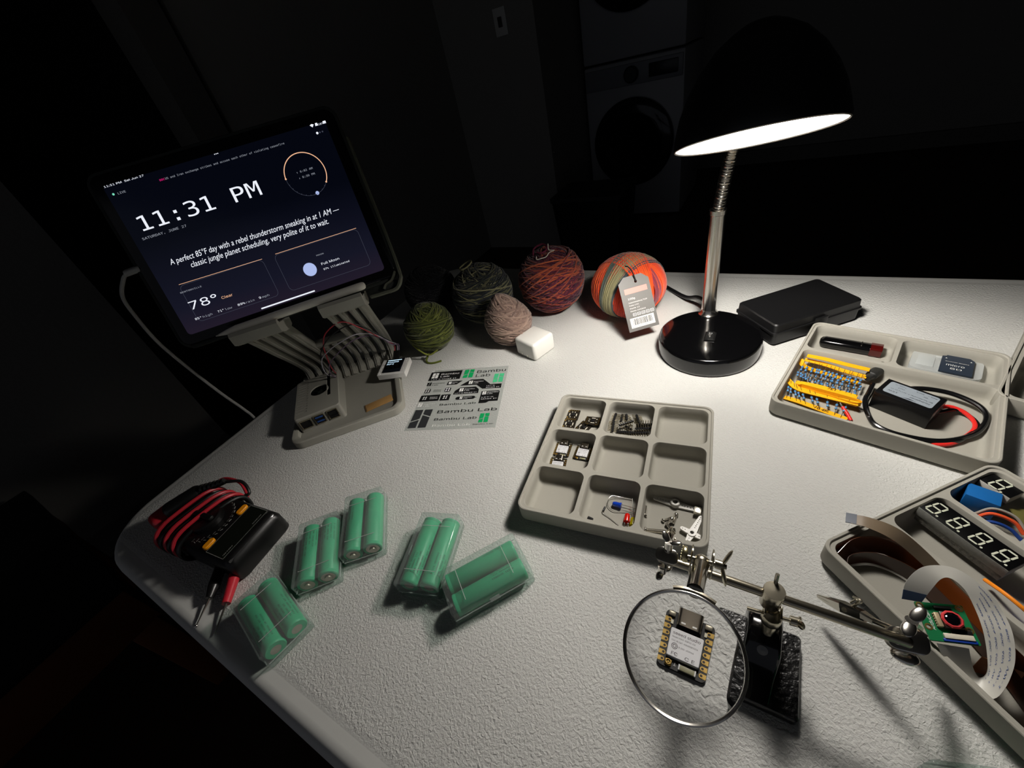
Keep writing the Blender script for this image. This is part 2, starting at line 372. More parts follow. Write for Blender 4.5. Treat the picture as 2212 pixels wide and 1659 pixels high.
# ================================================================== organiser trays
def tray(label, c, yaw, cells, group='grey printed organiser trays'):
    t = thing('organiser_tray', label, 'tray', (c[0], c[1], 0), yaw, group)
    h = 84.6; H = 21.4; zd = 20.0
    b = MB()
    b.loft([lift(rr(h - d, h - d, 9.5 - d*.6, 8), z) for d, z in ((4.2, 0), (3.4, .3), (.8, 3.4), (0, 4.6), (0, H - .5), (.5, H), (1.9, H), (2.3, H - .4), (2.5, zd))], cap0=True, cap1=False)
    outer = rr(h - 2.5, h - 2.5, 8, 8)
    holes = [rr(cw, ch, 7.5, 8, cx, cy) for cx, cy, cw, ch in cells]
    flat = [p for L in [outer] + holes for p in L]
    tris = geometry.tessellate_polygon([[Vector((p[0], p[1], 0)) for p in L] for L in [outer] + holes]); fs = []
    for tr_ in tris:
        a, b_, c_ = [Vector(flat[i]) for i in tr_]
        fs.append(tr_ if (b_ - a).cross(c_ - a) > 0 else tr_[::-1])
    b.add([(p[0], p[1], zd) for p in flat], fs)
    for cx, cy, cw, ch in cells:
        L = [lift(rr(cw - d, ch - d, max(2.5, 7.5 - d * .8), 8, cx, cy)[::-1], z) for d, z in ((0, zd), (.3, zd - .4), (.5, 11), (.7, 7), (1.6, 4.4), (3.6, 2.6), (5.6, 2.1))]
        b.loft(L, cap0=False, cap1=True)
    b.build('shell', printgrey, t, angle=38); return t
cells3 = [(x, y, 25.2, 25.2) for x in (-54.4, 0, 54.4) for y in (-54.4, 0, 54.4)]
TA = ((-97.5, 270), 6.9); TB = ((124.5, 450), -13.5); TC = ((185, 234.6), 46.5); TD = ((310, 492), 69)
TA2 = ((-98.7, 273.2), 6.9); TB2 = ((126, 455.4), -13.5); TC2 = ((187.2, 237.4), 46.5); TD2 = ((312, 497), 69)
tray('grey nine cell organiser tray in the middle of the table', *TA2, cells3)
tray('grey three cell organiser tray holding resistors and a voltage converter', *TB2, [(-40.7, 53.4, 38.9, 26.2), (40.7, 53.4, 38.9, 26.2), (0, -28.6, 79.6, 51.8)])
tray('grey organiser tray holding the digit displays and ribbon cables', *TC2, [(-54.4, 0, 25.4, 79.6), (0, 0, 25.0, 79.6), (54.4, 0, 25.4, 79.6)])
tray('grey organiser tray cut by the picture edge with a dark inside', *TD2, [(-40.2, 0, 38.4, 78.6), (40.2, 0, 38.4, 78.6)])
def inT(T, x, y, z=2.2):
    a = R(T[1]); return (T[0][0] + x*math.cos(a) - y*math.sin(a), T[0][1] + x*math.sin(a) + y*math.cos(a), z)

# ================================================================== tablet
RT = Matrix(((.70246, -.25231, .66550), (.71141, .22090, -.66716), (.02132, .94209, .33467)))
TT = (-481.44, 254.99, 267.23)
t = thing('tablet', 'black tablet in a dark folding cover showing a clock and weather page', 'tablet', TT, rot=RT)
def emat(name, col, s=1.0): return mat(name, '000000', .3, emit=col, estr=s, spec=.3)
b = MB(); b.loft([lift(rr(123.8, 89.2, 10, 8), z) for z in (-7, -6.6)] + [lift(rr(123.8, 89.2, 10, 8), -.6), lift(rr(123.2, 88.6, 9.6, 8), -.15)])
b.build('tablet_body', mat('tablet_black', '050506', .18, spec=.35), t)
def screen_mat():
    m = bpy.data.materials.new('screen_page'); m.use_nodes = True; nt = m.node_tree; b = nt.nodes['Principled BSDF']
    b.inputs['Base Color'].default_value = (0, 0, 0, 1); b.inputs['Roughness'].default_value = .12; b.inputs['Specular IOR Level'].default_value = .3
    tc = nt.nodes.new('ShaderNodeTexCoord'); s = nt.nodes.new('ShaderNodeSeparateXYZ'); nt.links.new(tc.outputs['Object'], s.inputs[0])
    mr = nt.nodes.new('ShaderNodeMapRange'); mr.inputs[1].default_value = -.079; mr.inputs[2].default_value = .02; nt.links.new(s.outputs[1], mr.inputs[0])
    cr = nt.nodes.new('ShaderNodeValToRGB'); cr.color_ramp.elements[0].color = lin('1f1826'); cr.color_ramp.elements[1].color = lin('04060f')
    e = cr.color_ramp.elements.new(.28); e.color = lin('121322')
    nt.links.new(mr.outputs[0], cr.inputs[0]); nt.links.new(cr.outputs[0], b.inputs['Emission Color']); b.inputs['Emission Strength'].default_value = 1
    return m
scr = MB().flat(rr(113.5, 78.9, 4, 5), 0).build('screen', screen_mat(), t)
z = .25
EW, ED = emat('screen_white', 'f2f6ff', .95), emat('screen_dim', 'b9bfcc', .55); EO = emat('screen_orange', 'ffc49c', .85); EK = emat('screen_outline', '565a6c', .5); EM = emat('screen_moon', 'b4c4f4', .9)
def sp(name, m, fn):
    b_ = MB(); fn(b_); return b_.build(name, m, scr, smooth=False)
def many(*calls):
    def fn(B):
        for c_ in calls: B.text(*c_[0], **c_[1])
    return fn
def T(*a, **k): return (a, k)
sp('status_lettering', EW, many(T('11:31 PM', -112.5, 77.3, 3.3, z, SANS, width=17), T('Sat Jun 27', -92.5, 77.3, 3.3, z, SANS, width=19)))
sp('clock_lettering', EW, many(T('11:31 PM', -103.5, 31.2, 27, z, MONO, width=124.6)))
sp('forecast_lettering', EW, many(T('A perfect 85\u00b0F day with a rebel thunderstorm sneaking in at 1 AM \u2014', -93, -6.6, 8.3, z, None, shear=.25, width=184.5), T('classic jungle planet scheduling, very polite of it to wait.', -76, -14.9, 8.3, z, None, shear=.25, width=151)))
sp('temperature_lettering', EW, many(T('78\u00b0', -99, -54.9, 16.5, z, SANS, width=30)))
sp('moon_lettering', EW, many(T('Full Moon', 49.5, -53.2, 4.9, z, SANS, width=20.5), T('97% illuminated', 49.5, -58.9, 3.7, z, MONO, width=30)))
sp('detail_lettering', EW, many(*[T(s_, x, -66.2, 4.2, z, MONO, width=wd) for s_, x, wd in (('85\u00b0', -99.4, 6.8), ('71\u00b0', -74.4, 6.6), ('89%', -52.1, 8.2), ('9', -28.1, 2.2))]))
sp('home_bar', EW, lambda B: B.flat(rr(31, .75, .7, 4, 0, -76.6), z))
for k in (-1.6, 0, 1.6): sp('menu_dot', EW, lambda B: B.flat(circ(.5, 8, k - .4, 78.1), z))
for k, m_ in ((101.6, EW), (104.4, EK), (107.2, EK)): sp('page_dot', m_, lambda B: B.flat(circ(1.2 if k < 102 else .8, 14, k, 70.2), z))
def icons(B):
    B.flat([(97.3, 78.6), (99.5, 79.4), (101.6, 78.6), (99.5, 76.2)], z); B.flat([(102.6, 76.6), (103.1, 79.2), (105.3, 79.2), (105.8, 76.6)], z); B.text('18%', 105.9, 76.5, 3.2, z, SANS, width=5.4); B.flat(rr(1.6, 1.2, .4, 3, 112.6, 77.8), z)
sp('battery_lettering', EW, icons)
sp('live_lettering', ED, many(T('LIVE', -104, 68.6, 3.6, z, MONO, width=7.6)))
sp('headline_lettering', ED, many(T('US and Iran exchange strikes and accuse each other of violating ceasefire', -56.5, 69.2, 3.4, z, MONO, width=122.5)))
sp('date_lettering', ED, many(T('SATURDAY, JUNE 27', -105.5, 23.4, 4.3, z, MONO, width=45.2)))
sp('town_lettering', ED, many(T('BENTONVILLE', -99.2, -36, 2.9, z, MONO, width=22.8))); sp('heading_lettering', ED, many(T('MOON', 48.5, -42.7, 2.6, z, MONO, width=8.2)))
sp('unit_lettering', ED, many(*[T(s_, x, -66.3, 4.0, z, MONO, width=wd) for s_, x, wd in (('high', -91.2, 10.4), ('low', -66.4, 7.8), ('rain', -43.2, 9.2), ('mph', -24.6, 8))]))
sp('sun_lettering', ED, many(T('\u2191 6:02 AM', 65.2, 40.1, 3.6, z, MONO, width=17.2), T('\u2193 8:39 PM', 65.2, 34.6, 3.6, z, MONO, width=17.2)))
sp('news_lettering', emat('screen_pink', 'e0207a', .9), many(T('BBC', -62.2, 69.2, 3.4, z, MONO, width=5.2)))
sp('weather_lettering', EO, many(T('Clear', -63.8, -54.3, 5.4, z, SANS, width=12))); RC = (73.6, 37.2)
def ringpart(B, a0, a1, r0, r1):
    A2 = list(range(a0, a1 + 1, 3)); B.add([(RC[0] + r_ * math.cos(R(a)), RC[1] + r_ * math.sin(R(a)), z) for a in A2 for r_ in (r0, r1)], [(2*i, 2*i+1, 2*i+3, 2*i+2) for i in range(len(A2) - 1)])
def sunarc(B):
    ringpart(B, -36, 177, 20.6, 21.5)
    for a in (-36, 177): B.flat(circ(.95, 10, RC[0] + 21*math.cos(R(a)), RC[1] + 21*math.sin(R(a))), z + .02)
sp('sun_arc', EO, sunarc)
def nightarc(B):
    ringpart(B, 180, 324, 20.85, 21.2)
    for a in range(195, 320, 13): B.flat(circ(.42, 6, RC[0] + 20.6*math.cos(R(a)), RC[1] + 20.6*math.sin(R(a))), z)
sp('night_arc', EK, nightarc)
def bar(B, x0, y0, x1, y1, h_=.35): B.add([(x0, y0, z), (x1, y1, z), (x1, y1 + h_, z), (x0, y0 + h_, z)], [(0, 1, 2, 3)])
sp('glow_line', EO, lambda B: bar(B, -96, -27.2, -6, -28.4, .45)); sp('glow_line', EO, lambda B: bar(B, 9, -27.8, 101, -28.0, .45))
for cx_, hw in ((-51.5, 45.5), (54, 47.5)):
    def frame(B):
        L0 = rr(hw, 20.4, 5, 5, cx_, -48.7); L1 = rr(hw - .35, 20.05, 4.7, 5, cx_, -48.7); n_ = len(L0)
        B.add([(*p, z - .05) for p in L0 + L1], [(i, (i+1) % n_, (i+1) % n_ + n_, i + n_) for i in range(n_)])
    sp('card_outline', EK, frame)
sp('moon_disc', EM, lambda B: B.flat(circ(7.2, 36, 36, -53.6), z)); sp('moon_marker', EM, lambda B: B.flat(circ(1.9, 20, 77.2, 17.1), z)); sp('live_dot', emat('screen_green', '7fe6c4', .9), lambda B: B.flat(circ(1.1, 12, -107.7, 70), z))
# folding cover
cv = mat('cover_green_black', '161a16', .75, mottle=(300, .2), bump=(1500, .00008, 'noise'))
b = MB(); b.loft([lift(rr(127.2, 92.6, 13, 8), z_) for z_ in (-12.5, -11.8)] + [lift(rr(127.4, 92.8, 13, 8), -2.2), lift(rr(126.6, 92, 12.4, 8), -1.2), lift(rr(124.2, 89.6, 10.2, 8), -1.3), lift(rr(124.2, 89.6, 10.2, 8), -6.8)], cap1=True)
b.build('cover_shell', cv, t)
b = MB(); b.box((0, -91.5, -6), (236, 5, 12), 2); b.build('cover_spine', cv, t)
b = MB(); b.box((103, -97.5, -6), (38, 9, 11), 3); b.build('cover_tab', cv, t)
b = MB(); b.tube([(128, 60, -7), (128.5, 0, -6.5), (128.5, -60, -5), (127.5, -88, -2), (126, -95, 0), (118, -103, 0), (104, -103.5, -1), (86, -103, -3)], 2.2, 6, flat=2.4)
b.tube([(123, -84, -1), (116, -92, 0), (108, -95, 1), (104, -99, 2)], 1.7, 6, flat=2); b.build('cover_flap', mat('cover_edge', '4a4c40', .8), t)

# ================================================================== stand
SO = (-461, 237); SY = 45.5
def inS(x, y, z=0): a = R(SY); return (SO[0] + x*math.cos(a) - y*math.sin(a), SO[1] + x*math.sin(a) + y*math.cos(a), z)
t = thing('tablet_stand', 'grey printed ribbed stand holding up the tablet over the table corner', 'stand', (*SO, 0), SY)
st = mat('stand_printed', '8f8d84', .8, spec=.25, bump=(700, .00008, 'noise'))
X0, X1, Y0, Y1 = -94, 66, -13, 150
cx_, cy_ = (X0 + X1)/2, (Y0 + Y1)/2; hx_, hy_ = (X1 - X0)/2, (Y1 - Y0)/2
b = MB(); b.loft([lift(rr(hx_ - d, hy_ - d, 17 - d*.5, 8, cx_, cy_), z_) for d, z_ in ((1.2, 0), (0, 1.2), (0, 10.8), (1.2, 12), (7, 12), (8.5, 11), (9, 5.5), (9.5, 5))]); b.build('base', st, t, angle=40)
prof_ = crom([Vector((0, y_, z_)) for y_, z_ in ((128, 4), (137, 12), (141, 24), (138, 38), (126, 54), (96, 84), (66, 112), (34, 143), (8, 168))], 5)
NR = 11
for k in range(NR):
    x_ = -75 + 135 * k / (NR - 1); wdt = 10 if k in (0, NR-1) else 7.6
    short = 4 <= k <= 6
    pr_ = [p for p in prof_ if not (short and p.z > 92)]
    b = MB(); loops = []
    for i, p in enumerate(pr_):
        tt = (pr_[min(i+1, len(pr_)-1)] - pr_[max(i-1, 0)]).normalized(); nn = Vector((0, -tt.z, tt.y))
        h2 = 5.2; w2 = wdt / 2; xs = x_ + p.z * .06
        loops.append([(xs + a_ * w2, p.y + nn.y * c_ * h2, p.z + nn.z * c_ * h2) for a_, c_ in ((1, 1), (.3, 1), (.3, 1.35), (-.3, 1.35), (-.3, 1), (-1, 1), (-1, -1), (1, -1))])
    b.loft(loops); b.build('rib', st, t, smooth=False)
b = MB(); b.box((0, 88, 94), (56, 8, 11), 1.5, Matrix.Rotation(R(-45), 3, 'X')); b.build('window_rail', st, t)
b = MB(); b.loft([[(x_, 128 + dy, z_) for x_, dy, z_ in ((X0+5, -4, 2), (X1-5, -4, 2), (X1-5, 8, 2), (X0+5, 8, 2))], [(x_, 140 + dy, z_) for x_, dy, z_ in ((X0+5, 2, 18), (X1-5, 2, 18), (X1-5, 8, 18), (X0+5, 8, 18))]]); b.build('rear_web', st, t)
tq = Matrix.Rotation(R(19.6), 3, 'X')
b = MB(); b.box((0, 46, 236), (128, 5, 140), 2, Matrix.Rotation(R(-19.6), 3, 'X')); b.build('back_plate', st, t)
for x0_, x1_ in ((-67, -15), (31, 80)):
    b = MB(); poly = [(16, 162), (4, 161), (-19, 169), (-26, 173), (-27, 184), (-24, 187), (-20.5, 186), (-18, 180.5), (2, 176), (22, 177)]
    b.loft([[(x_, y_, z_) for y_, z_ in poly] for x_ in (x0_, x0_ + 1, x1_ - 1, x1_)]); b.build('ledge', st, t, angle=30)

# stylus on the ledges
t = thing('stylus', 'white stylus pen lying along the ledges below the tablet screen', 'stylus', inS(0, 0, 0), SY)
b = MB(); A = Vector((-79, -14.5, 186.0)); B_ = Vector((84, -12.5, 189.5)); d_ = (B_ - A).normalized(); q = d_.to_track_quat('Z', 'Y').to_matrix()
b.lathe([(1.1, 0), (1.9, 4), (3.4, 12), (4.45, 20), (4.45, 160), (4.2, 163.5), (3.2, 165.5), (1.5, 166.3)], A, q, 28); b.build('barrel', mat('stylus_white', 'cfcbc0', .35), t)
b = MB(); b.lathe([(.5, -3.5), (1.1, 0), (1.95, 4.2)], A, q, 16); b.build('tip', mat('stylus_tip', 'b9b5ac', .5), t)

# ================================================================== single board computer in a printed case
t = thing('computer_case', 'grey printed case with fan hole, vents and network and USB ports', 'computer', inS(-51, 18, 5), SY + 4)
hx_, hy_ = 32.5, 50
b = MB(); body = rr(hx_ - 1, hy_ - 1, 4, 6, 0, 50)
fan_ = [(x_, y_) for x_, y_ in circ(13.6, 36, 3, 57)]; gp_ = [(14.5, 34), (20, 34), (20, 97), (14.5, 97)]
slots = [[(-29, y_), (-14, y_), (-14, y_ + 2.6), (-29, y_ + 2.6)] for y_ in [12 + 6.6*k for k in range(13)]]
b.loft([lift(rr(hx_ - d, hy_ - d, 4, 6, 0, 50), z_) for d, z_ in ((0, 0), (0, 23), (1, 24.5))], cap0=True, cap1=False)
rings = [body, fan_, gp_] + slots; flat = [p for L in rings for p in L]
tris = geometry.tessellate_polygon([[Vector((p[0], p[1], 0)) for p in L] for L in rings])
fs = []
for tr_ in tris:
    a, b_, c_ = [Vector(flat[i]) for i in tr_]; fs.append(tr_ if (b_ - a).cross(c_ - a) > 0 else tr_[::-1])
b.add([(p[0], p[1], 24.5) for p in flat], fs)
for L in rings[1:]: b.loft([lift(L[::-1], 24.5), lift(L[::-1], 22.6)], cap0=False, cap1=False)
cs = b.build('case', st, t, smooth=False)
b = MB(); b.flat(rr(hx_ - 2, hy_ - 2, 3, 4, 0, 50), 15); b.build('circuit_board', mat('board_dark', '0c120e', .5), t)
b = MB(); b.lathe([(0, 20), (5, 20), (5.5, 17)], (3, 57, 0), seg=20, cap0=False, cap1=False)
for k in range(7):
    a = 2*PI*k/7; b.add([(3 + 5*math.cos(a), 57 + 5*math.sin(a), 19), (3 + 13*math.cos(a+.2), 57 + 13*math.sin(a+.2), 17.5), (3 + 13*math.cos(a+.7), 57 + 13*math.sin(a+.7), 19), (3 + 5*math.cos(a+.7), 57 + 5*math.sin(a+.7), 20)], [(0, 1, 2, 3)])
b.build('fan', mat('fan_black', '141a16', .3), t)
def port(x_, w_, h_, z_, dark, name, tongue=None):
    b = MB(); b.prism([(-w_/2, -h_/2), (w_/2, -h_/2), (w_/2, h_/2), (-w_/2, h_/2)], 0, 3, [[(-w_/2+1, -h_/2+1), (-w_/2+1, h_/2-1), (w_/2-1, h_/2-1), (w_/2-1, -h_/2+1)]])
    RX = Matrix.Rotation(PI/2, 3, 'X'); b.v = [tuple(RX @ Vector(v) + Vector((x_, 1, z_))) for v in b.v]
    p_ = b.build(name, nickel, t, smooth=False)
    b = MB(); b.box((x_, 2.2, z_), (w_ - 2, 6, h_ - 2)); b.build('port_cavity', dark, p_)
    if tongue:
        b = MB()
        for dz in (-3.4, 3.4): b.box((x_, -.6, z_ + dz), (w_ - 4, 3.2, 1.8))
        b.build('tongue', tongue, p_)
port(-19.5, 15.5, 13.5, 13, blackplastic, 'network_port'); port(-.5, 14.5, 15, 13.2, blackplastic, 'usb_port', mat('usb_blue', '2a4a86', .5)); port(18.5, 14.5, 15, 13.2, blackplastic, 'usb_port', mat('usb_dark', '101012', .5))
# small display on its printed block
RO = Matrix(((.907, -.42, .033), (.421, .906, -.03), (-.018, .04, .999)))
oc = (-476, 338.5, 22.5)
t = thing('display_module', 'tiny lit display on a white printed block on the stand edge', 'display', oc, rot=RO)
wp_ = mat('white_printed', 'd6d4d0', .7, bump=(800, .00008, 'noise'))
b = MB(); b.loft([lift(rr(22.7, 19, 1.2, 3), -9), lift(rr(22.7, 19, 1.2, 3), -.4), lift(rr(22.4, 18.7, 1, 3), 0)]); b.build('block', wp_, t)
b = MB()
for k in range(12):
    for sx in (-1, 1): b.box((sx * 20.4, -16.5 + 3*k, .25), (1.1, 1.1, .9)); b.box((sx * 17.8, -16.5 + 3*k, .25), (1.1, 1.1, .9))
b.build('pin_studs', wp_, t)
pb = MB().box((0, 1.5, .8), (29, 33, 1.4), .3).build('circuit_board', mat('board_navy', '0a0d16', .35), t)
MB().box((0, 3, 1.9), (26, 22, 1.0), .3).build('display_glass', mat('glass_black', '020204', .08), t)
b = MB(); b.rect(-11.5, 11.6, 11.5, 13.2, 2.5); b.text('RPDOMR', -11.5, 6.2, 5.4, 2.5, MONO, width=19); b.text('RPI', -11.5, 1.3, 5.4, 2.5, MONO, width=11.5)
b.build('display_text', emat('oled_white', 'cdeaff', 1.3), t, smooth=False)
b = MB()
for k in range(4): b.cyl((-3.8 + 2.54*k, 17.2, 0), (-3.8 + 2.54*k, 17.2, 3), .7, 8)
b.build('solder_joint', chrome, t)
# jumper wires from the case to the display
conn = Matrix(RO)
def ow(x, y, z): v = conn @ Vector((x, y, z)); return (oc[0] + v.x, oc[1] + v.y, oc[2] + v.z)
wires = [('red', 'a8333c', [inS(-28, 108, 28), inS(-26, 96, 48), inS(-16, 74, 84), inS(-8, 58, 104), inS(8, 40, 127), inS(34, 30, 139), inS(50, 42, 118), inS(64, 60, 88)], 0, 'thin red jumper wire arching from the case to the tiny display'),
         ('black', '101012', [inS(-27, 104, 28), inS(-29, 88, 50), inS(-24, 68, 80), inS(-6, 52, 106), inS(20, 40, 124), inS(45, 38, 127), inS(60, 46, 108), inS(71, 56, 86)], 1, 'thin black jumper wire arching highest over the stand ribs'),
         ('grey', 'a09ca4', [inS(-28, 100, 28), inS(-33, 82, 48), inS(-25, 70, 76), inS(-6, 60, 92), inS(18, 52, 103), inS(40, 50, 107), inS(60, 56, 96), inS(73, 66, 74)], 2, 'thin grey jumper wire between the case and the tiny display'),
         ('violet', '66566a', [inS(-27, 96, 28), inS(-28, 84, 44), inS(-18, 72, 66), inS(4, 62, 84), inS(30, 56, 97), inS(52, 56, 97), inS(66, 62, 84), inS(75, 72, 64)], 3, 'thin dark violet jumper wire lying lowest before the stand ribs')]
for nm, col, pts, k, lb in wires:
    t = thing('jumper_wire', lb, 'wire', (0, 0, 0), 0, 'jumper wires to the tiny display')
    e1 = ow(-3.8 + 2.54*k, 30, 8); e2 = ow(-3.8 + 2.54*k, 17.5, 2.6)
    pts = pts + [ow(-3.8 + 2.54*k, 36, 16), e1]
    b = MB(); b.tube(pts, .8, 6, 8); b.build('insulation', mat('wire_' + nm, col, .5), t)
    b = MB(); v1, v2 = Vector(e1), Vector(e2); d_ = (v2 - v1); qq = d_.to_track_quat('Z', 'Y').to_matrix(); b.box((v1 + v2)/2, (2.4, 2.4, d_.length), .3, qq); b.build('connector', blackplastic, t)
# cardboard scrap on the stand base
t = thing('cardboard_strip', 'small brown cardboard strip lying on the stand base', 'cardboard', inS(29, 24, 5.05), SY + 9)
MB().box((0, 0, .6), (41, 16.5, 1.0), .2).build('card', mat('cardboard', '8e6b3c', .85, mottle=(400, .12)), t)
b = MB(); b.box((-19.5, 0, .62), (1, 16.3, 1.1)); b.build('cut_edge', mat('card_edge', '3a2a18', .9), t)

# white charging cable
t = thing('charging_cable', 'white charging cable hanging from the tablet side past the table edge', 'cable', (0, 0, 0))
TR = Matrix.Translation(Vector(TT))
def tl(x, y, z): v = RT @ Vector((x, y, z)); return (TT[0] + v.x, TT[1] + v.y, TT[2] + v.z)
b = MB(); a0, a1 = Vector(tl(-123, .5, -5)), Vector(tl(-139, 0, -5)); qq = (a1 - a0).to_track_quat('Z', 'Y').to_matrix()
cw = mat('cable_white', 'a9a8a4', .5)
b.loft([[tuple((a0 + a1)/2 + qq @ Vector((p[0], p[1], zz))) for p in rr(5.6, 3.3, 3.2, 5)] for zz in (-8, 7.2, 8)]); b.build('plug', cw, t)
b = MB(); b.tube([tl(-138, 0, -5), tl(-146, -5, -6), (-612, 149, 238), (-628, 150, 212), (-645, 154, 170), (-657, 164, 120), (-668, 178, 60), (-674, 190, 15), (-677, 196, -20), (-676, 205, -160), (-660, 240, -420)], 2.0, 10, 10); b.build('cord', cw, t)

# ================================================================== sticker sheet
t = thing('sticker_sheet', 'clear sheet of black and green logo stickers lying beside the stand', 'sticker sheet', (-344, 326, 0), 20)
MB().loft([lift([(-65.5, -64), (62, -65), (59.6, 64.4), (-60, 67)], z_) for z_ in (.05, .35)]).build('film', clear_mat('film_clear', 'f4f5f3', .22, .25), t)
zK, zW = .55, .75; GR = mat('sticker_green', '12a45c', .45); SV = mat('sticker_silver', '56595c', .35, .7)
def sticker(back=None, print_=None, m=black_ink, pm=white_ink):
    B = MB(); back(B); o = B.build('sticker', m, t, smooth=False)
    if print_: B = MB(); print_(B); B.build('sticker_print', pm, o, smooth=False)
def para(B, x, y, w_, h_, z_, sk=.0): B.flat([(x, y), (x + w_, y), (x + w_ + sk*h_, y + h_), (x + sk*h_, y + h_)], z_)
def logo(B, x, y, w_, h_, z_):          # four-pane leaf mark
    g = w_ * .05; c = w_ / 2
    B.flat([(x, y), (x + c - g, y), (x + c - g, y + h_*.43), (x, y + h_*.30)], z_)
    B.flat([(x, y + h_*.36), (x + c - g, y + h_*.49), (x + c - g, y + h_), (x, y + h_)], z_)
    B.flat([(x + c + g, y), (x + w_, y), (x + w_, y + h_*.55), (x + c + g, y + h_*.68)], z_)
    B.flat([(x + c + g, y + h_*.74), (x + w_, y + h_*.61), (x + w_, y + h_), (x + c + g, y + h_)], z_)
def bl(B, x, y, s_, w_, z_): B.text('Bambu', x, y + s_*.78, s_, z_, SANS, width=w_); B.text('Lab', x, y, s_, z_, SANS, width=w_*.5)
def seq(*fs):
    def fn(B):
        for f_ in fs: f_(B)
    return fn
def F_(pts, z_): return lambda B: B.flat(pts, z_)
def LG(*a): return lambda B: logo(B, *a)
def BL(*a): return lambda B: bl(B, *a)
def TX(*a, **k): return lambda B: B.text(*a, **k)
sticker(F_([(-64.5, 41.2), (-13, 41.2), (-13, 62.4), (-64.5, 62.4)], zK), seq(LG(-60.5, 46.5, 10, 12.5, zW), BL(-47, 47.8, 7.4, 29, zW), TX("LET'S MAKE IT", -60, 42.4, 3.8, zW, SANS, width=41)))
sticker(LG(-8.6, 42.4, 15.5, 19.8, zK), m=GR); sticker(BL(10.8, 42.2, 12.4, 45, zK)); sticker(LG(41.4, 26.8, 14.6, 19.8, zK), m=mat('sticker_green_light', '4cc48a', .45))
sticker(seq(LG(-63, 28.8, 7, 8, zK), BL(-54.8, 28.9, 4.8, 19.4, zK)))
sticker(F_([(-30, 28), (-14, 28), (-6.6, 36.2), (-29.4, 36.2)], zK), seq(LG(-27.5, 29.6, 4, 5, zW), BL(-22.5, 29.6, 2.9, 9, zW)))
sticker(F_([(-8, 24.3), (17.5, 24.3), (28.5, 14), (56.3, 13.4), (55.8, 22.9), (39, 22.9), (25.5, 36.4), (6, 36.9)], zK), seq(LG(4.6, 26.5, 6, 7.2, zW), BL(12, 27, 4.2, 14.4, zW), TX("LET'S", 33.5, 18.6, 3.4, zW, SANS, width=12), TX('MAKE IT', 33.5, 14.8, 3.4, zW, SANS, width=20)))
def MW(x, y, s_, z1): return F_(rr(s_/2, s_/2, s_*.2, 4, x + s_/2, y + s_/2), z1)
def MP(x, y, s_, z2): return lambda B: [para(B, x + s_*sx, y + s_*sy, s_*.2, s_*.32, z2, .35) for sx, sy in ((.12, .12), (.12, .56), (.54, .12), (.54, .56))]
sticker(seq(MW(-61.6, 12.4, 9, zK), TX('Maker', -48, 16.8, 3.9, zK, SANS, width=12.4), TX('World', -48, 13.6, 3.9, zK, SANS, width=12.4)), MP(-61.6, 12.4, 9, zW)); sticker(MW(-29.6, 12.4, 9.2, zK), MP(-29.6, 12.4, 9.2, zW))
sticker(F_([(-13.8, 5), (24.1, 4.9), (23.6, 13.3), (17.7, 19.6), (-6.5, 19.6), (-13, 13)], zK), seq(LG(-6, 10.5, 6, 7.2, zW), BL(1.4, 11, 4.1, 15, zW), TX("LET'S MAKE IT", -11.6, 6.1, 3.4, zW, SANS, width=33)))
sticker(F_([(29.2, -17), (40, -17), (43.5, -14), (56.2, -14), (55.9, 6), (54.4, 7.6), (29, 8.2)], zK), seq(LG(31, .4, 5.4, 6.6, zW), BL(37.6, .6, 4.2, 16, zW), TX("LET'S", 31, -6.2, 3.4, zW, SANS, width=17), TX('MAKE IT', 31, -10, 3.4, zW, SANS, width=23)))
sticker(F_([(-63.8, -6.4), (-33.4, -6.4), (-33.4, 7), (-63.8, 7)], zK), seq(MP(-60.6, -4, 8.6, zW), TX('Maker', -48.6, .9, 3.9, zW, SANS, width=12), TX('World', -48.6, -2.4, 3.9, zW, SANS, width=12))); sticker(F_([(-31.6, -6.6), (-17.2, -6.6), (-17.2, 6.2), (-31.6, 6.2)], zK), MP(-28.8, -4.6, 9, zW))
sticker(seq(F_(rr(14.5, 3.2, 3, 4, 7, -3.9), zK), F_([(20, -4.6), (23.8, -4.6), (23.8, -3.8), (20, -3.8)], zK)), seq(LG(-1.2, -6.2, 4, 4.8, zW), BL(4.2, -6, 2.8, 12, zW)))
sticker(seq(LG(-62, -17.8, 6.4, 8, zK), BL(-54.2, -17.8, 4.6, 20, zK)), m=white_ink)
for s_, x_, y_, h_, w_, m_ in (('Bambu Lab', -29, -17.6, 7.6, 53.4, black_ink), ('Bambu Lab', -28.5, -33.2, 11.4, 85.4, black_ink), ('Bambu Lab', -28.3, -47.4, 8.6, 60.4, black_ink), ('Bambu Lab', -27.4, -59.4, 8.4, 52.8, white_ink)): sticker(TX(s_, x_, y_, h_, zK, SANS, width=w_), m=m_)
sticker(LG(-62, -59.6, 26.4, 35.4, zK), m=SV); sticker(LG(37, -54.8, 12.8, 16.8, zK), m=GR); sticker(TX('Bambu Lab', 30, -58.9, 3.8, zK, SANS, width=27.4))

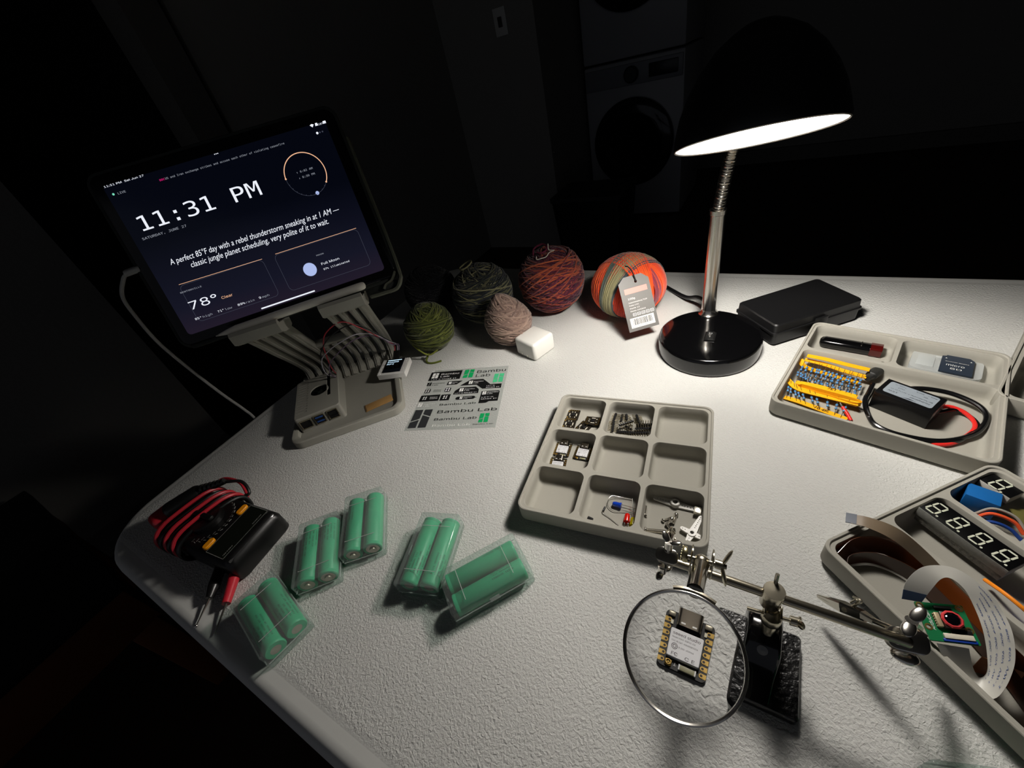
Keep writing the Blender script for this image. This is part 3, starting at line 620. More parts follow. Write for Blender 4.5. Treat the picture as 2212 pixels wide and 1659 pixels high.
# ================================================================== yarn
def yarn_ball(label, c, rad, strand, layers, name='yarn_ball', seg=56, jit=.02, shape=None, group='balls of yarn along the back of the table', rough=.9):
    """layers: list of (tilt, loops, colours, spread, shell); strands wound round the ball one turn after another"""
    t = thing(name, label, 'yarn', (c[0], c[1], 0), 0, group)
    V = []; F = []; CO = []; off = 0
    def col(cc): return np.array(lin(cc))
    for (tilt, tsp, n, cols, prec, shell, az0, azs) in layers:
        pts = []; cl = []
        N = n * seg
        th = np.linspace(0, 2 * PI * n, N); turn = th / (2 * PI)
        az = R(az0) + (R(azs) * (turn / n) if azs is not None else turn * prec)
        ti = R(tilt) + R(tsp) * np.sin(turn * .83 + az0)
        x = np.cos(th); y = np.sin(th) * np.cos(ti); zz = np.sin(th) * np.sin(ti)
        # slight offset from the great circle
        offs = .30 * np.sin(turn * 2.39 + az0) if azs is None else .42 * np.sin(np.linspace(-1, 1, N) * 1.3)
        nx, ny, nz = np.zeros(N), -np.sin(ti), np.cos(ti)
        x = x * np.sqrt(1 - offs**2) + nx * offs; y = y * np.sqrt(1 - offs**2) + ny * offs; zz = zz * np.sqrt(1 - offs**2) + nz * offs
        X = x * np.cos(az) - y * np.sin(az); Y = x * np.sin(az) + y * np.cos(az)
        D3 = np.stack([X, Y, zz], 1); D3 /= np.linalg.norm(D3, axis=1)[:, None]
        rr_ = shell + jit * np.sin(th * .37 + az0) + jit * .5 * rng.normal(0, 1, N).cumsum() / 40
        P = D3 * rr_[:, None] * np.array(rad)
        if shape is not None: P = shape(P)
        P[:, 2] += c[2]
        T = np.gradient(P, axis=0); T /= np.linalg.norm(T, axis=1)[:, None] + 1e-9
        Nn = D3; B = np.cross(T, Nn); B /= np.linalg.norm(B, axis=1)[:, None] + 1e-9; Nn = np.cross(B, T)
        S = 5
        ring = np.stack([P + strand * (np.cos(2*PI*k/S) * B + np.sin(2*PI*k/S) * Nn) for k in range(S)], 1)
        V.append(ring.reshape(-1, 3))
        i = np.arange(N - 1)[:, None] * S; k = np.arange(S)[None, :]
        F.append(np.stack([i + k, i + (k + 1) % S, i + S + (k + 1) % S, i + S + k], -1).reshape(-1, 4) + off); off += N * S
        ci = np.array([col(cc) for cc in cols]); ph = (turn * .21 + az0 + .35 * np.sin(th * .11)) % len(cols)
        a = ph.astype(int) % len(cols); b_ = (a + 1) % len(cols); f_ = np.clip((ph - ph.astype(int) - .6) / .4, 0, 1)[:, None]
        c_ = ci[a] * (1 - f_) + ci[b_] * f_; CO.append(np.repeat(c_, S, axis=0))
    V = np.concatenate(V) * MM; F = np.concatenate(F); CO = np.concatenate(CO)
    V[:, 2] = np.maximum(V[:, 2], 0.0002)
    me = bpy.data.meshes.new('winding'); me.vertices.add(len(V)); me.vertices.foreach_set('co', V.ravel())
    me.loops.add(len(F) * 4); me.loops.foreach_set('vertex_index', F.ravel()); me.polygons.add(len(F)); me.polygons.foreach_set('loop_start', np.arange(len(F)) * 4)
    me.update(); me.validate()
    ca = me.color_attributes.new('Col', 'FLOAT_COLOR', 'POINT'); ca.data.foreach_set('color', CO.ravel())
    me.polygons.foreach_set('use_smooth', [True] * len(me.polygons))
    me.materials.append(mat('wool', '808080', rough, vcol=True, spec=.15, sheen=.25, bump=(1400, .0002, 'noise')))
    o = bpy.data.objects.new('winding', me); C.objects.link(o); o.parent = t
    b = MB(); bm = bmesh.new(); bmesh.ops.create_uvsphere(bm, u_segments=32, v_segments=18, radius=1)
    vs = np.array([tuple(v.co) for v in bm.verts]) * np.array(rad) * .90
    if shape is not None: vs = shape(vs)
    for v, p in zip(bm.verts, vs): v.co = Vector((p[0], p[1], max(.3, p[2] + c[2])))
    b.bm(bm); cc = layers[0][3][0]
    b.build('core', mat('core_' + cc, cc, .95, spec=.1), t); return t
def strand(t, pts, r, col, name='loose_end'):
    b = MB(); b.tube(pts, r, 6, 8); return b.build(name, mat('strand_' + col, col, .9, spec=.1), t)
plum = ['3e1526', '5c2033', '2e0e1e', '8a3a2c', '4c1a2c', 'a04a2e', '3a1226', '662438']
b1 = yarn_ball('plum and orange yarn ball with a white thread on top', (-307, 578, 56), (54, 54, 56), 1.15,
    [(76, 12, 36, plum, 2.4, .92, 0, None), (56, 10, 34, plum, 2.39, .935, 77, None), (18, 9, 70, plum, 2.4, .93, 10, None), (32, 8, 60, plum, 2.39, .96, 50, None), (24, 6, 46, plum, 1.1, .985, 20, None), (35, 4, 14, ['a04a2e', '6a2434', 'b05634'], .18, 1.0, 200, None)])
strand(b1, [(-6, -26, 107), (-4, -30, 104), (4, -28, 105), (10, -24, 106), (12, -16, 109), (20, -14, 112), (10, -12, 112), (8, -8, 120)], .7, 'd8cfc2', 'thread')
strand(b1, [(-16, -18, 106), (-18, -8, 112), (-8, 0, 116), (2, -4, 115), (6, -14, 112), (0, -20, 110), (-8, -18, 110)], 1.5, '6a2c40')
dark = ['1b1f22', '2c3029', '15181c', '6e6b4c', '23282a', '1a1d24', '8a8664', '2a2c24']
b2 = yarn_ball('dark charcoal yarn ball flecked with olive, loop on top', (-414, 524, 53), (51, 50, 54), 1.2,
    [(76, 12, 34, dark, 2.4, .92, 0, None), (56, 10, 34, dark, 2.39, .935, 77, None), (20, 8, 66, dark, 2.4, .93, 30, None), (34, 8, 56, dark, 2.39, .965, 80, None), (14, 6, 44, dark, 1.3, .99, 130, None)])
strand(b2, [(-22, -12, 101), (-30, -4, 100), (-26, 8, 103), (-14, 8, 108), (-6, 0, 109), (-8, -10, 106), (-16, -16, 103), (-22, -12, 101)], 1.3, '9a9670')
navy = ['06080d', '090b11', '07090e', '0d1017']
yarn_ball('nearly black navy yarn ball behind the olive one', (-534, 528, 49), (48, 48, 49), .95,
    [(76, 12, 44, navy, 2.4, .93, 0, None), (56, 10, 44, navy, 2.39, .945, 77, None), (20, 8, 90, navy, 2.4, .95, 10, None), (36, 8, 70, navy, 2.39, .98, 70, None), (15, 5, 40, navy, .9, 1.0, 140, None)])
olive = ['3e461a', '5c632a', '2c3312', '7a803a', '4a5120', '252b0f']
b4 = yarn_ball('small olive green yarn ball with a loose tail', (-462, 424, 42), (39, 39, 42), 1.25,
    [(76, 12, 26, olive, 2.4, .92, 0, None), (56, 10, 26, olive, 2.39, .935, 77, None), (22, 8, 50, olive, 2.4, .93, 20, None), (36, 9, 44, olive, 2.39, .965, 60, None), (16, 6, 30, olive, 1.2, 1.0, 190, None)])
strand(b4, [(10, -30, 12), (8, -38, 4), (14, -42, 1.8), (24, -40, 1.8), (34, -32, 1.8)], 1.5, '5c6428')
strand(b4, [(-28, -20, 28), (-18, -34, 34), (0, -38, 22), (14, -34, 12), (28, -26, 18)], 1.4, '7f853e')
def pear(P):
    Q = P.copy(); zz = Q[:, 2] / 46; s_ = np.where(zz > 0, 1 - .52 * np.clip(zz, 0, 1)**1.3, 1); Q[:, 0] *= s_; Q[:, 1] *= s_; Q[:, 0] -= np.clip(zz, 0, 1) * 7; return Q
tau = ['7c665c', '90796c', '66534c', '9c8476', '745f56']
b5 = yarn_ball('taupe pear shaped yarn ball touching the white plug', (-336, 470, 40), (36, 36, 46), 1.7,
    [(76, 12, 18, tau, 2.4, .92, 0, None), (56, 10, 18, tau, 2.39, .935, 77, None), (24, 8, 30, tau, 2.4, .93, 40, None), (38, 8, 30, tau, 2.39, .965, 90, None), (18, 6, 24, tau, 1.0, 1.0, 150, None)], shape=pear)
strand(b5, [(26, -14, 34), (32, -18, 28), (30, -22, 24), (22, -26, 22)], 1.5, 'a68d80')
# banded multicolour ball
OC = (-180, 584)
orange = ['d8421c', 'e0561f']; wine = ['7a2f3c', '8c3a44']; ochre = ['8c7428', 'b08030']; slate = ['46504c', '5c5e48', '3a4448', '86805a']; red = ['b8301c', 'c8381c']; moss = ['54502e', '8a5a2e']
bands = []
for k, (az0, cc, sh) in enumerate(((250, orange, .94), (292, ochre, .95), (200, wine, .94), (225, red, .955), (330, wine, .95), (10, orange, .95), (50, orange, .96), (95, slate, .95), (140, orange, .95), (265, red, .97), (238, slate, .985), (300, orange, .985), (345, orange, .97))):
    bands.append((80 + 4 * (k % 3), 1.5, 13, cc, 0, sh, az0, 26))
b6 = yarn_ball('orange, grey and wine striped yarn ball with a hang tag', (*OC, 47), (57, 57, 47), 1.35, bands, seg=72, jit=.004)

# hang tag leaning on the striped ball
bl_, br_ = Vector((-152, 493, 21)), Vector((-118, 521, 21))
tl_, tr_ = Vector((-175, 524, 87)), Vector((-141, 552, 87)); tl_ = Vector((-175, 524, 87)); tr_ = tl_ + (br_ - bl_)
xa = (br_ - bl_).normalized(); up = ((tl_ + tr_) / 2 - (bl_ + br_) / 2); ya = (up - xa * up.dot(xa)).normalized(); za = xa.cross(ya)
w_t = (br_ - bl_).length; h_t = up.length
t = thing('hang_tag', 'grey yarn hang tag with white barcode leaning on the striped ball', 'tag', tuple((bl_ + br_) / 2), rot=Matrix((xa, ya, za)).transposed())
hole = [(x_, y_) for x_, y_ in circ(2, 14, 3, h_t - 9)]
b = MB(); b.prism([(-w_t/2, 0), (w_t/2, 0), (w_t/2, h_t - 8), (w_t/2 - 9, h_t), (-w_t/2 + 9, h_t), (-w_t/2, h_t - 8)], -.8, 0, [hole[::-1]])
cd = b.build('card', mat('tag_card', '6d6b68', .38), t, smooth=False)
b = MB(); b.rect(-16, h_t - 24, 17, h_t - 16.5, .12); b.build('colour_band', mat('tag_band', 'cf8a80', .4), t, smooth=False)
b = MB()
for s_, y_, z_, wd in (('100g', h_t - 32, 5, 10), ('Zusammensetzung 75/25', h_t - 37, 3.2, 27), ('Farbe 1701', h_t - 41, 3, 14), ('Partie 12', h_t - 45, 3, 14), ('Partie 425802', h_t - 49, 3.2, 22)): b.text(s_, -14, y_, z_, .12, SANS, width=wd)
for k in range(5):
    x_ = -9 + 6.4*k
    L0 = rr(2.5, 2, .4, 2, x_, 23); L1 = rr(2.0, 1.5, .3, 2, x_, 23); n_ = len(L0); b.add([(*p, .12) for p in L0 + L1], [(i, (i+1) % n_, (i+1) % n_ + n_, i + n_) for i in range(n_)])
    b.rect(x_ - 1.2, 22.6, x_ + 1.2, 23.2, .12)
b.build('print', mat('tag_print', 'e6e4e0', .5), t, smooth=False)
lb_ = MB().rect(-17.5, 4.5, 17.5, 18.5, .14).build('barcode_label', mat('paper_white', 'e4e3df', .6), t, smooth=False)
b = MB(); x_ = -13.5; rb = random.Random(4)
while x_ < 13.5:
    w_ = rb.choice((.35, .35, .7, 1.0)); b.rect(x_, 8.2, x_ + w_, 17, .25); x_ += w_ + rb.choice((.4, .5, .9))
b.text('4 250337 311312', -15.8, 5.2, 2.9, .25, SANS, width=30); b.build('barcode', black_ink, lb_, smooth=False)
b = MB(); b.tube([(3, h_t - 9, .6), (2.4, h_t - 6, 2), (1, h_t + 1, 3), (-.5, h_t + 8, 2), (-2, h_t + 13, -2), (-3, h_t + 15, -8)], .9, 6, 6); b.build('string', mat('tag_string', '1a1412', .9), t)

# ================================================================== white power adapter
t = thing('power_adapter', 'white cube power adapter with folded prongs lying by the taupe yarn', 'adapter', (-285, 452, 0), -20)
pw = mat('adapter_white', 'dcdad4', .28)
b = MB(); b.box((0, 0, 14.5), (43, 43, 29), 4.5, seg=4); b.build('body', pw, t, angle=60)
for x_ in (-8, 4):
    b = MB(); b.box((x_, -21.2, 4), (2.4, 2, 6.5), .9); b.build('prong', chrome, t)

# ================================================================== battery cases
clear = clear_mat('case_clear', 'f1f8f5', .10, .12); cellg = mat('cell_green', '31a678', .42, spec=.35); steel = mat('cell_steel', 'c8bcae', .35, .75)
def make_case(label, c, yaw):
    t = thing('battery_case', label, 'battery case', (c[0], c[1], 0), yaw, 'clear plastic battery cases')
    b = MB(); b.loft([lift(rr(37 - d, 20.6 - d, max(.6, 2.2 - d), 4), z_) for d, z_ in ((1.2, .1), (.2, .9), (0, 1.6), (0, 19.4), (.2, 20.2), (1.0, 20.8))]); b.build('shell', clear, t, angle=60)
    b = MB(); b.box((0, -20.7, 8.6), (72, .7, .7)); b.box((37.1, 0, 8.6), (.7, 38, .7)); b.box((-37.1, 0, 8.6), (.7, 38, .7)); b.box((0, 20.7, 8.6), (72, .7, .7)); b.box((0, -21, 11), (9, 1.2, 5), .4)
    for sx in (-1, 1): b.box((sx*22, 0, 20.9), (.5, 30, .35))
    b.build('lid_seam', clear_mat('case_seam', 'eef4f1', .35, .2), t)
    return t
def make_cell(label):
    t = thing('battery', label, 'battery', (0, 0, 0), 0, 'green battery cells in clear cases')
    q = Matrix.Rotation(PI/2, 3, 'Y')
    b = MB(); b.lathe([(4.5, -32.5), (8.3, -32.5), (9.1, -31.6), (9.2, -30), (9.2, 28), (8.9, 28.6), (8.9, 29.6), (9.2, 30.2), (9.1, 32), (8.3, 32.6), (6.6, 32.6)], (0, 0, 0), q, 32, cap0=False, cap1=False); b.build('wrapper', cellg, t, angle=40)
    b = MB(); b.lathe([(0, -32.3), (8.0, -32.3)], (0, 0, 0), q, 28, False, False); b.build('negative_end', steel, t)
    b = MB(); b.lathe([(6.6, 32.3), (3.2, 32.3), (3.0, 34.2), (0, 34.2)], (0, 0, 0), q, 24, False, False); b.build('positive_end', steel, t)
    b = MB(); lines = ('9 151 SD1D6G1', '+2500mAh CCC', 'INR 18650-25R', 'SAMSUNG SDI', 'FIRE HAZARD NOT FOR', 'DISPOSAL OR MISUSE')
    RR = 9.32
    for i, s_ in enumerate(lines):
        tb = MB(); tb.text(s_, -24, 0, 2.7, 0, MONO, width=len(s_) * 1.55)
        a0 = R(48 - i * 19); vs = []
        for v in tb.v:
            a = a0 + v[1] / RR; vs.append((v[0], RR * math.sin(a), RR * math.cos(a)))
        b.add(vs, tb.f)
    b.build('wrapper_print', mat('cell_print', '0a3d32', .5), t, smooth=False)
    return t
cells = None
case_specs = [('frontmost clear battery case at the near table edge below the meter', (-337, 5), -12, 'the clear case nearest the table edge', 200),
    ('clear battery case between the meter and the case behind it', (-343.5, 68.5), -44, 'the clear case beside the multimeter', 10),
    ('clear battery case farthest from the table edge of its row of three', (-320, 110.5), -48.5, 'the clear case farthest back', -6),
    ('clear battery case standing alone left of the slanted one', (-231, 112.5), -73, 'the clear case pointing at the grey tray', 160),
    ('clear battery case whose corner touches its neighbour near the nine cell tray', (-169, 113.5), 53, 'the slanted clear case nearest the tray', 170),
    ('clear battery case cut off by the bottom picture edge', (147.4, 91.9), -70.5, 'the clear case cut by the picture edge', 30)]
proto_case = None
for i, (lb, c, yw, where, spin) in enumerate(case_specs):
    if proto_case is None: proto_case = make_case(lb, c, yw)
    else: dup(proto_case, lb, None, (c[0], c[1], 0), yw)
    for k, sy in enumerate((-1, 1)):
        flip = 180 if spin > 90 else 0
        a = R(yw); x_, y_ = c[0] - sy * 9.9 * math.sin(a), c[1] + sy * 9.9 * math.cos(a)
        rot = Matrix.Rotation(R(yw + flip), 3, 'Z') @ Matrix.Rotation(R(spin % 90 - 30 + 25 * k), 3, 'X')
        side = ('nearer' if (sy * math.cos(a) < 0) else 'farther')
        lb2 = 'green battery in %s, its cell nearer the camera' % where if side == 'nearer' else 'green battery in %s, its farther cell' % where
        if cells is None: cells = make_cell(lb2); place(cells, (x_, y_, 10.4), rot=rot)
        else: dup(cells, lb2, None, (x_, y_, 10.4), rot=rot)

# ================================================================== multimeter
MC = (-478, 40); MY = 6
t = thing('multimeter', 'black pocket multimeter with orange buttons and its test leads wound round', 'multimeter', (*MC, 0), MY)
mb_ = mat('meter_black', '0c0c0c', .38); 
b = MB(); b.loft([lift(rr(68 - d, 33.5 - d, 7, 6), z_) for d, z_ in ((2.5, 0), (0, 3), (0, 22), (2, 27), (5, 30), (8, 31))]); b.build('body', mb_, t, angle=50)
b = MB(); b.box((63, 0, 27.2), (3.5, 58, 4), 1.6, Matrix.Rotation(R(38), 3, 'Y')); b.build('top_bevel', mat('meter_gloss', '3c3c3c', .16), t)
b = MB(); b.loft([lift(rr(14.5, 29, 1, 3, 43, 0), 30.5), lift(rr(14, 28.5, 1, 3, 43, 0), 31.5)]); wn = b.build('display_window', mat('meter_window', '11140f', .1), t)
b = MB(); L0 = rr(14.2, 28.7, .8, 3, 43, 0); L1 = rr(13.7, 28.2, .6, 3, 43, 0); n_ = len(L0); b.add([(*p, 31.65) for p in L0 + L1], [(i, (i+1) % n_, (i+1) % n_ + n_, i + n_) for i in range(n_)]); b.build('window_border', mat('meter_line', '7d7d78', .4), wn, smooth=False)
b = MB()
def vtext(B, s_, x_, y_, size, z_, wd):   # lettering that reads across the meter
    tb = MB(); tb.text(s_, 0, 0, size, 0, SANS, width=wd); B.add([(x_ + v[1], y_ - v[0], z_) for v in tb.v], tb.f)
vtext(b, 'ASTROAI', 53, 23, 2.6, 31.8, 12); vtext(b, 'AM33D', 53, -14, 2.6, 31.8, 12)
for k in range(13):
    a = R(-78 + 13*k); x_, y_ = -4 + 25*math.cos(a), 25*math.sin(a)
    b.tube([(x_, y_, 31.2), (x_ + 3*math.cos(a+1.2), y_ + 3*math.sin(a+1.2), 31.2)], .25, 4, smooth=False)
    vtext(b, ('200', '20', '2m', 'OFF', '600', '10A', '2k')[k % 7], x_ - 3, y_ + 3, 2.2, 31.2, 3.4)
b.build('dial_print', mat('meter_print', '9a9a94', .5), t, smooth=False)
b = MB(); b.lathe([(17, 30), (17, 36), (15, 37.5), (0, 38)], (-8, 0, 0), seg=32, cap1=False); b.box((-8, 0, 40), (30, 6, 5), 2); b.build('dial', mb_, t)
for y_ in (21, -21):
    b = MB(); b.loft([lift(rr(3.4, 6.4, 3.3, 5, 24, y_), 30.5), lift(rr(3.4, 6.4, 3.3, 5, 24, y_), 33), lift(rr(2.8, 5.8, 2.7, 5, 24, y_), 33.8)]); b.build('button', mat('button_orange', 'd98a08', .45), t)
def wrap_ring(x_, r, z0, z1, tilt=0, ph=0, n=1.0):
    P = []
    for k in range(25):
        a = 2 * PI * n * k / 24 + ph; ex_, ez = 36.5 + r, (z1 - z0) / 2 + r
        ca, sa = math.cos(a), math.sin(a); y_ = ex_ * math.copysign(abs(ca)**.6, ca); z_ = (z0 + z1)/2 + ez * math.copysign(abs(sa)**.8, sa)
        P.append((x_ + tilt * y_ / 36 + 5 * math.sin(a * .5), y_, max(r + .1, z_)))
    return P
for nm, lb, col, offx, z_ in (('red', 'red test lead wound round the black multimeter', 'b02430', 0, 5), ('black', 'black test lead wound round the black multimeter', '111111', -5, 0)):
    t2 = thing('test_lead', lb, 'test lead', (*MC, 0), MY, 'multimeter test leads')
    cm = mat('lead_' + nm, col, .35, coat=.2)
    b = MB()
    for x_ in ((-47, -29, -14) if nm == 'red' else (-38, -22, -4)):
        b.tube(wrap_ring(x_ + offx, 2.0, 2.2, 34 + z_, 9), 2.1, 8, 3)
    if nm == 'red': b.tube([(-14, 36, 22), (-10, 42, 14), (-26, 52, 24), (-52, 52, 26), (-66, 44, 24), (-72, 34, 26)], 1.9, 8)
    else: b.tube([(-9, 36, 24), (0, 44, 24), (-12, 50, 34), (-26, 42, 40)], 1.9, 8)
    b.build('cord', cm, t2)
    if nm == 'red':
        b = MB(); b.box((-82, -10, 26), (22, 30, 19), 6.5, Matrix.Rotation(R(-10), 3, 'Z'), 3); b.cyl((-80, 4, 27), (-72, 34, 27), 6.2, 14, 3.4)
        for k in range(5): b.cyl((-76.6 + k, 14 + 4.2*k, 22.6 + .5*k), (-76.4 + k, 15.8 + 4.2*k, 22.8 + .5*k), 5.6 - .4*k, 14)
        b.build('plug', cm, t2)
        b = MB(); b.cyl((60, -36, 7), (74, -56, 6), 5.2, 14, 4); b.cyl((48, -20, 7), (60, -36, 7), 5.4, 14); b.build('probe_handle', cm, t2)
        b = MB(); b.cyl((74, -56, 6), (84.5, -79, 2.2), 1.2, 10, .5); b.build('probe_tip', chrome, t2)
    else:
        b = MB(); b.box((-62, 8, 36), (18, 42, 16), 6, Matrix.Rotation(R(-24), 3, 'Z'), 3); b.cyl((-52, 22, 38), (-28, 42, 40), 5, 14, 3.2)
        for k in range(6): b.cyl((-48 + 3.6*k, 25.5 + 3*k, 40.8), (-46.4 + 3.6*k, 26.8 + 3*k, 40.8), 5.4 - .35*k, 14)
        b.build('plug', cm, t2)
        b = MB(); b.cyl((28, -24, 8), (44, -48, 7), 5.4, 14); b.cyl((44, -48, 7), (50, -58, 6), 5.4, 14, 3.4); b.build('probe_handle', cm, t2)
        b = MB(); b.cyl((50, -58, 6), (58, -80, 2.4), 1.2, 10, .6); b.sphere((58, -80.5, 2.4), 1.5); b.build('probe_tip', chrome, t2)

# ================================================================== microcontroller boards
def make_mcu(label, cat, loc, yaw, rot=None, group='small wireless microcontroller boards'):
    t = thing('microcontroller_board', label, cat, loc, yaw, group, rot)
    b = MB(); b.prism(rr(8.9, 10.5, 1.8, 5), 0, 1.1); b.build('circuit_board', mat('board_black', '0a0908', .4), t, smooth=False)
    b = MB()
    for sx in (-1, 1):
        for k in range(7):
            y_ = 7.2 - 2.54*k - .2
            out = [(sx*8.92, y_ - .85), (sx*7.3, y_ - .85)] + [(sx*(7.3 - .85*math.sin(PI*j/6)), y_ - .85*math.cos(PI*j/6)) for j in range(1, 6)] + [(sx*7.3, y_ + .85), (sx*8.92, y_ + .85)]
            hole_ = circ(.48, 10, sx*7.25, y_)
            if sx < 0: out = out[::-1]
            b.prism(out if sx > 0 else out, 1.1, 1.18)
            b.lathe([(.85, 1.18), (.85, 1.3), (.5, 1.3)], (sx*7.25, y_, 0), None, 14, False, False)
    b.build('pads', gold, t, smooth=False)
    b = MB()
    for sx in (-1, 1):
        for k in range(7): b.cyl((sx*7.25, 7.0 - 2.54*k, 1.15), (sx*7.25, 7.0 - 2.54*k, 1.24), .5, 10)
    b.build('pad_holes', mat('hole_brown', '2a1c10', .6), t, smooth=False)
    sh = MB().loft([lift(rr(6.1, 5.4, .6, 3, 0, -1.3), z_) for z_ in (1.1, 2.7)] + [lift(rr(5.9, 5.2, .5, 3, 0, -1.3), 2.9)]).build('shield_can', mat('shield_white', 'e6e6e8', .3, .15), t)
    b = MB(); b.text('seeed studio', -5.2, 1.9, 2.1, 2.95, SANS, width=10.2); b.build('shield_heading', black_ink, sh, smooth=False)
    b = MB(); b.text('Model:XIAO-ESP32-C6', -5.2, .6, 1.1, 2.95, SANS, width=8.6); b.text('FCC ID:Z4T-XIAOESP32C6', -5.2, -.8, 1.1, 2.95, SANS, width=9.8)
    b.text('R 202-JCE066', -2.2, -2.7, 1.05, 2.95, SANS, width=5.6); b.text('FC', -4.6, -6.0, 2.5, 2.95, SANS, width=2.4); b.text('C', -3.4, -5.7, 1.9, 2.95, SANS); b.text('C E', .6, -6.1, 2.4, 2.95, SANS, width=3.6)
    for r_ in (1.2, .7): 
        L0 = circ(r_, 16, -3.7, -2.5); L1 = circ(r_ - .2, 16, -3.7, -2.5); b.add([(*p, 2.95) for p in L0 + L1], [(i, (i+1) % 16, (i+1) % 16 + 16, i + 16) for i in range(16)])
    b.build('shield_print', mat('print_grey', '3a3a3c', .5), sh, smooth=False)
    b = MB(); b.loft([[(p[0], yy, 2.6 + p[1]) for p in rr(4.5, 1.5, 1.4, 5)] for yy in (12, 5.6)]); us = b.build('usb_socket', mat('usb_steel', '9a9184', .26, 1.0), t)
    b = MB(); b.box((-2.1, 6.6, 4.12), (1.6, .6, .12)); b.box((2.1, 6.6, 4.12), (1.6, .6, .12)); b.build('spring_slot', white_ink, us)
    b = MB()
    for sx in (-1, 1): b.box((sx*6.7, 9.2, 1.6), (2.6, 1.7, .9), .2)
    b.build('button', mat('button_silver', '9a9484', .3, .7), t)
    b = MB(); b.box((-6.2, 6.4, 1.3), (.9, 1.5, .5)); b.box((6.2, 6.4, 1.3), (.9, 1.5, .5)); b.build('status_lamp', mat('led_pale', 'cfcab4', .4), t)
    b = MB(); b.box((-4.8, -8.7, 1.4), (2.6, 2.4, .6), .3); b.lathe([(1.05, 1.6), (1.05, 2.3), (.8, 2.3), (.8, 1.8), (.3, 1.8), (.3, 2.2)], (-4.8, -8.7, 0), None, 16); b.build('antenna_socket', gold, t)
    b = MB(); b.box((2.3, -8.9, 1.6), (5.4, 1.9, 1.0), .15); b.build('chip_antenna', mat('antenna_tan', '8d8a6c', .5), t)
    b = MB(); b.box((-.7, -8.9, 1.6), (.5, 2, 1.05)); b.box((5.2, -8.9, 1.6), (.5, 2, 1.05)); b.box((-2.4, -8.9, 1.15), (.9, .2, .1)); b.box((-2.4, -8.2, 1.15), (.2, .8, .1)); b.build('solder', mat('solder', 'd8d8d6', .3, .6), t)
    return t
mcu = make_mcu('microcontroller board lying under the magnifying lens', 'circuit board', (-8.6, 128, .1), 0)
def mcuA(x, y, yaw, lb, tilt=0, z=2.3):
    return dup(mcu, lb, None, inT(TA, x, y, z), rot=Matrix.Rotation(R(TA[1] + yaw), 3, 'Z') @ Matrix.Rotation(R(tilt), 3, 'X'))
mcuA(-67.3, 14.2, 1, 'microcontroller board with white shield, far left corner of its tray cell')
mcuA(-43.9, 13.6, -2, 'microcontroller board with white shield lying alone beside the divider')
mcuA(-66.6, -9.2, 3, 'microcontroller board overlapping its neighbour, nearest the front wall of the cell', 6, 2.4)
# small breakout boards
def breakout(label, x, y, yaw, first=None, z=2.3, tilt=0):
    if first is not None: return dup(first, label, None, inT(TA, x, y, z), rot=Matrix.Rotation(R(TA[1] + yaw), 3, 'Z') @ Matrix.Rotation(R(tilt), 3, 'Y'))
    t = thing('breakout_board', label, 'circuit board', inT(TA, x, y, z), TA[1] + yaw, 'small black breakout boards')
    b = MB(); b.prism(rr(7.3, 8.6, .8, 3), 0, 1.1); b.build('circuit_board', mat('board_brown', '1c160c', .45), t, smooth=False)
    b = MB()
    for k in range(5):
        b.cyl((-5 + 2.5*k, 7.3, 1.1), (-5 + 2.5*k, 7.3, 1.25), .85, 10); b.cyl((-5 + 2.5*k, -7.3, 1.1), (-5 + 2.5*k, -7.3, 1.25), .85, 10)
    for sy in (-1, 1): b.cyl((-6.2, 5*sy, 1.1), (-6.2, 5*sy, 1.3), 1.1, 12)
    b.build('pads', gold, t)
    b = MB(); b.box((0, 0, 1.6), (4.2, 4.2, 1.0), .2); b.build('chip', blackplastic, t)
    b = MB()
    for sx in (-1, 1): b.box((sx*4.2, -.5, 1.4), (1, 4.2, .6)); b.box((sx*1.6, 4.2, 1.3), (.8, 1.6, .5)); b.box((sx*2.8, -4.4, 1.3), (.8, 1.6, .5))
    b.build('resistor', mat('part_pale', 'cfcabb', .4), t); return t
bk = breakout('upright small breakout board at the far end of the corner cell', -70.2, 70.6, 1)
breakout('small breakout board overlapping the upright one in the corner cell', -70.6, 54.6, 2, bk, 2.5, 0)
breakout('small breakout board under its neighbour, lowest of the four in the corner cell', -52.6, 52, -24, bk, 2.4, 0)
breakout('small breakout board turned sideways, propped on another', -43.9, 62, 91, bk, 4.4, 5)
# pin headers
def header(label, a, c, n, z0, z1, first=None, roll=0):
    A = Vector(inT(TA, a[0], a[1], z0)); B_ = Vector(inT(TA, c[0], c[1], z1)); d = B_ - A
    yaw_ = math.atan2(d.y, d.x); pit = -math.atan2(d.z, math.hypot(d.x, d.y))
    rot = Matrix.Rotation(yaw_, 3, 'Z') @ Matrix.Rotation(pit, 3, 'Y') @ Matrix.Rotation(R(roll), 3, 'X')
    key = 'hdr%d' % n
    t = thing('pin_header', label, 'pin header', tuple(A), rot=rot, group='heap of black pin headers')
    if key in MATS:
        for me, nm in MATS[key]: o = bpy.data.objects.new(nm, me); C.objects.link(o); o.parent = t
        return t
    b = MB()
    for k in range(n): b.box((1.27 + 2.54*k, 0, 0), (2.5, 2.5, 2.5), .35, seg=1)
    o1 = b.build('strip', blackplastic, t)
    b = MB()
    for k in range(n): b.box((1.27 + 2.54*k, 0, 0), (.64, 11.5, .64)); 
    o2 = b.build('pins', mat('pin_gold', 'cfc2a2', .25, 1.0), t); MATS[key] = [(o1.data, 'strip'), (o2.data, 'pins')]; return t
header('pin header upright at the left wall of its cell', (-21, 62), (-20, 79), 7, 4, 4)
header('pin header lying nearest the left front corner of its cell', (-18.2, 48), (-19.6, 64), 7, 6, 5, roll=8)
header('short pin header standing second from the left', (-11.8, 68), (-12.4, 79), 4, 5, 4.5, roll=10)
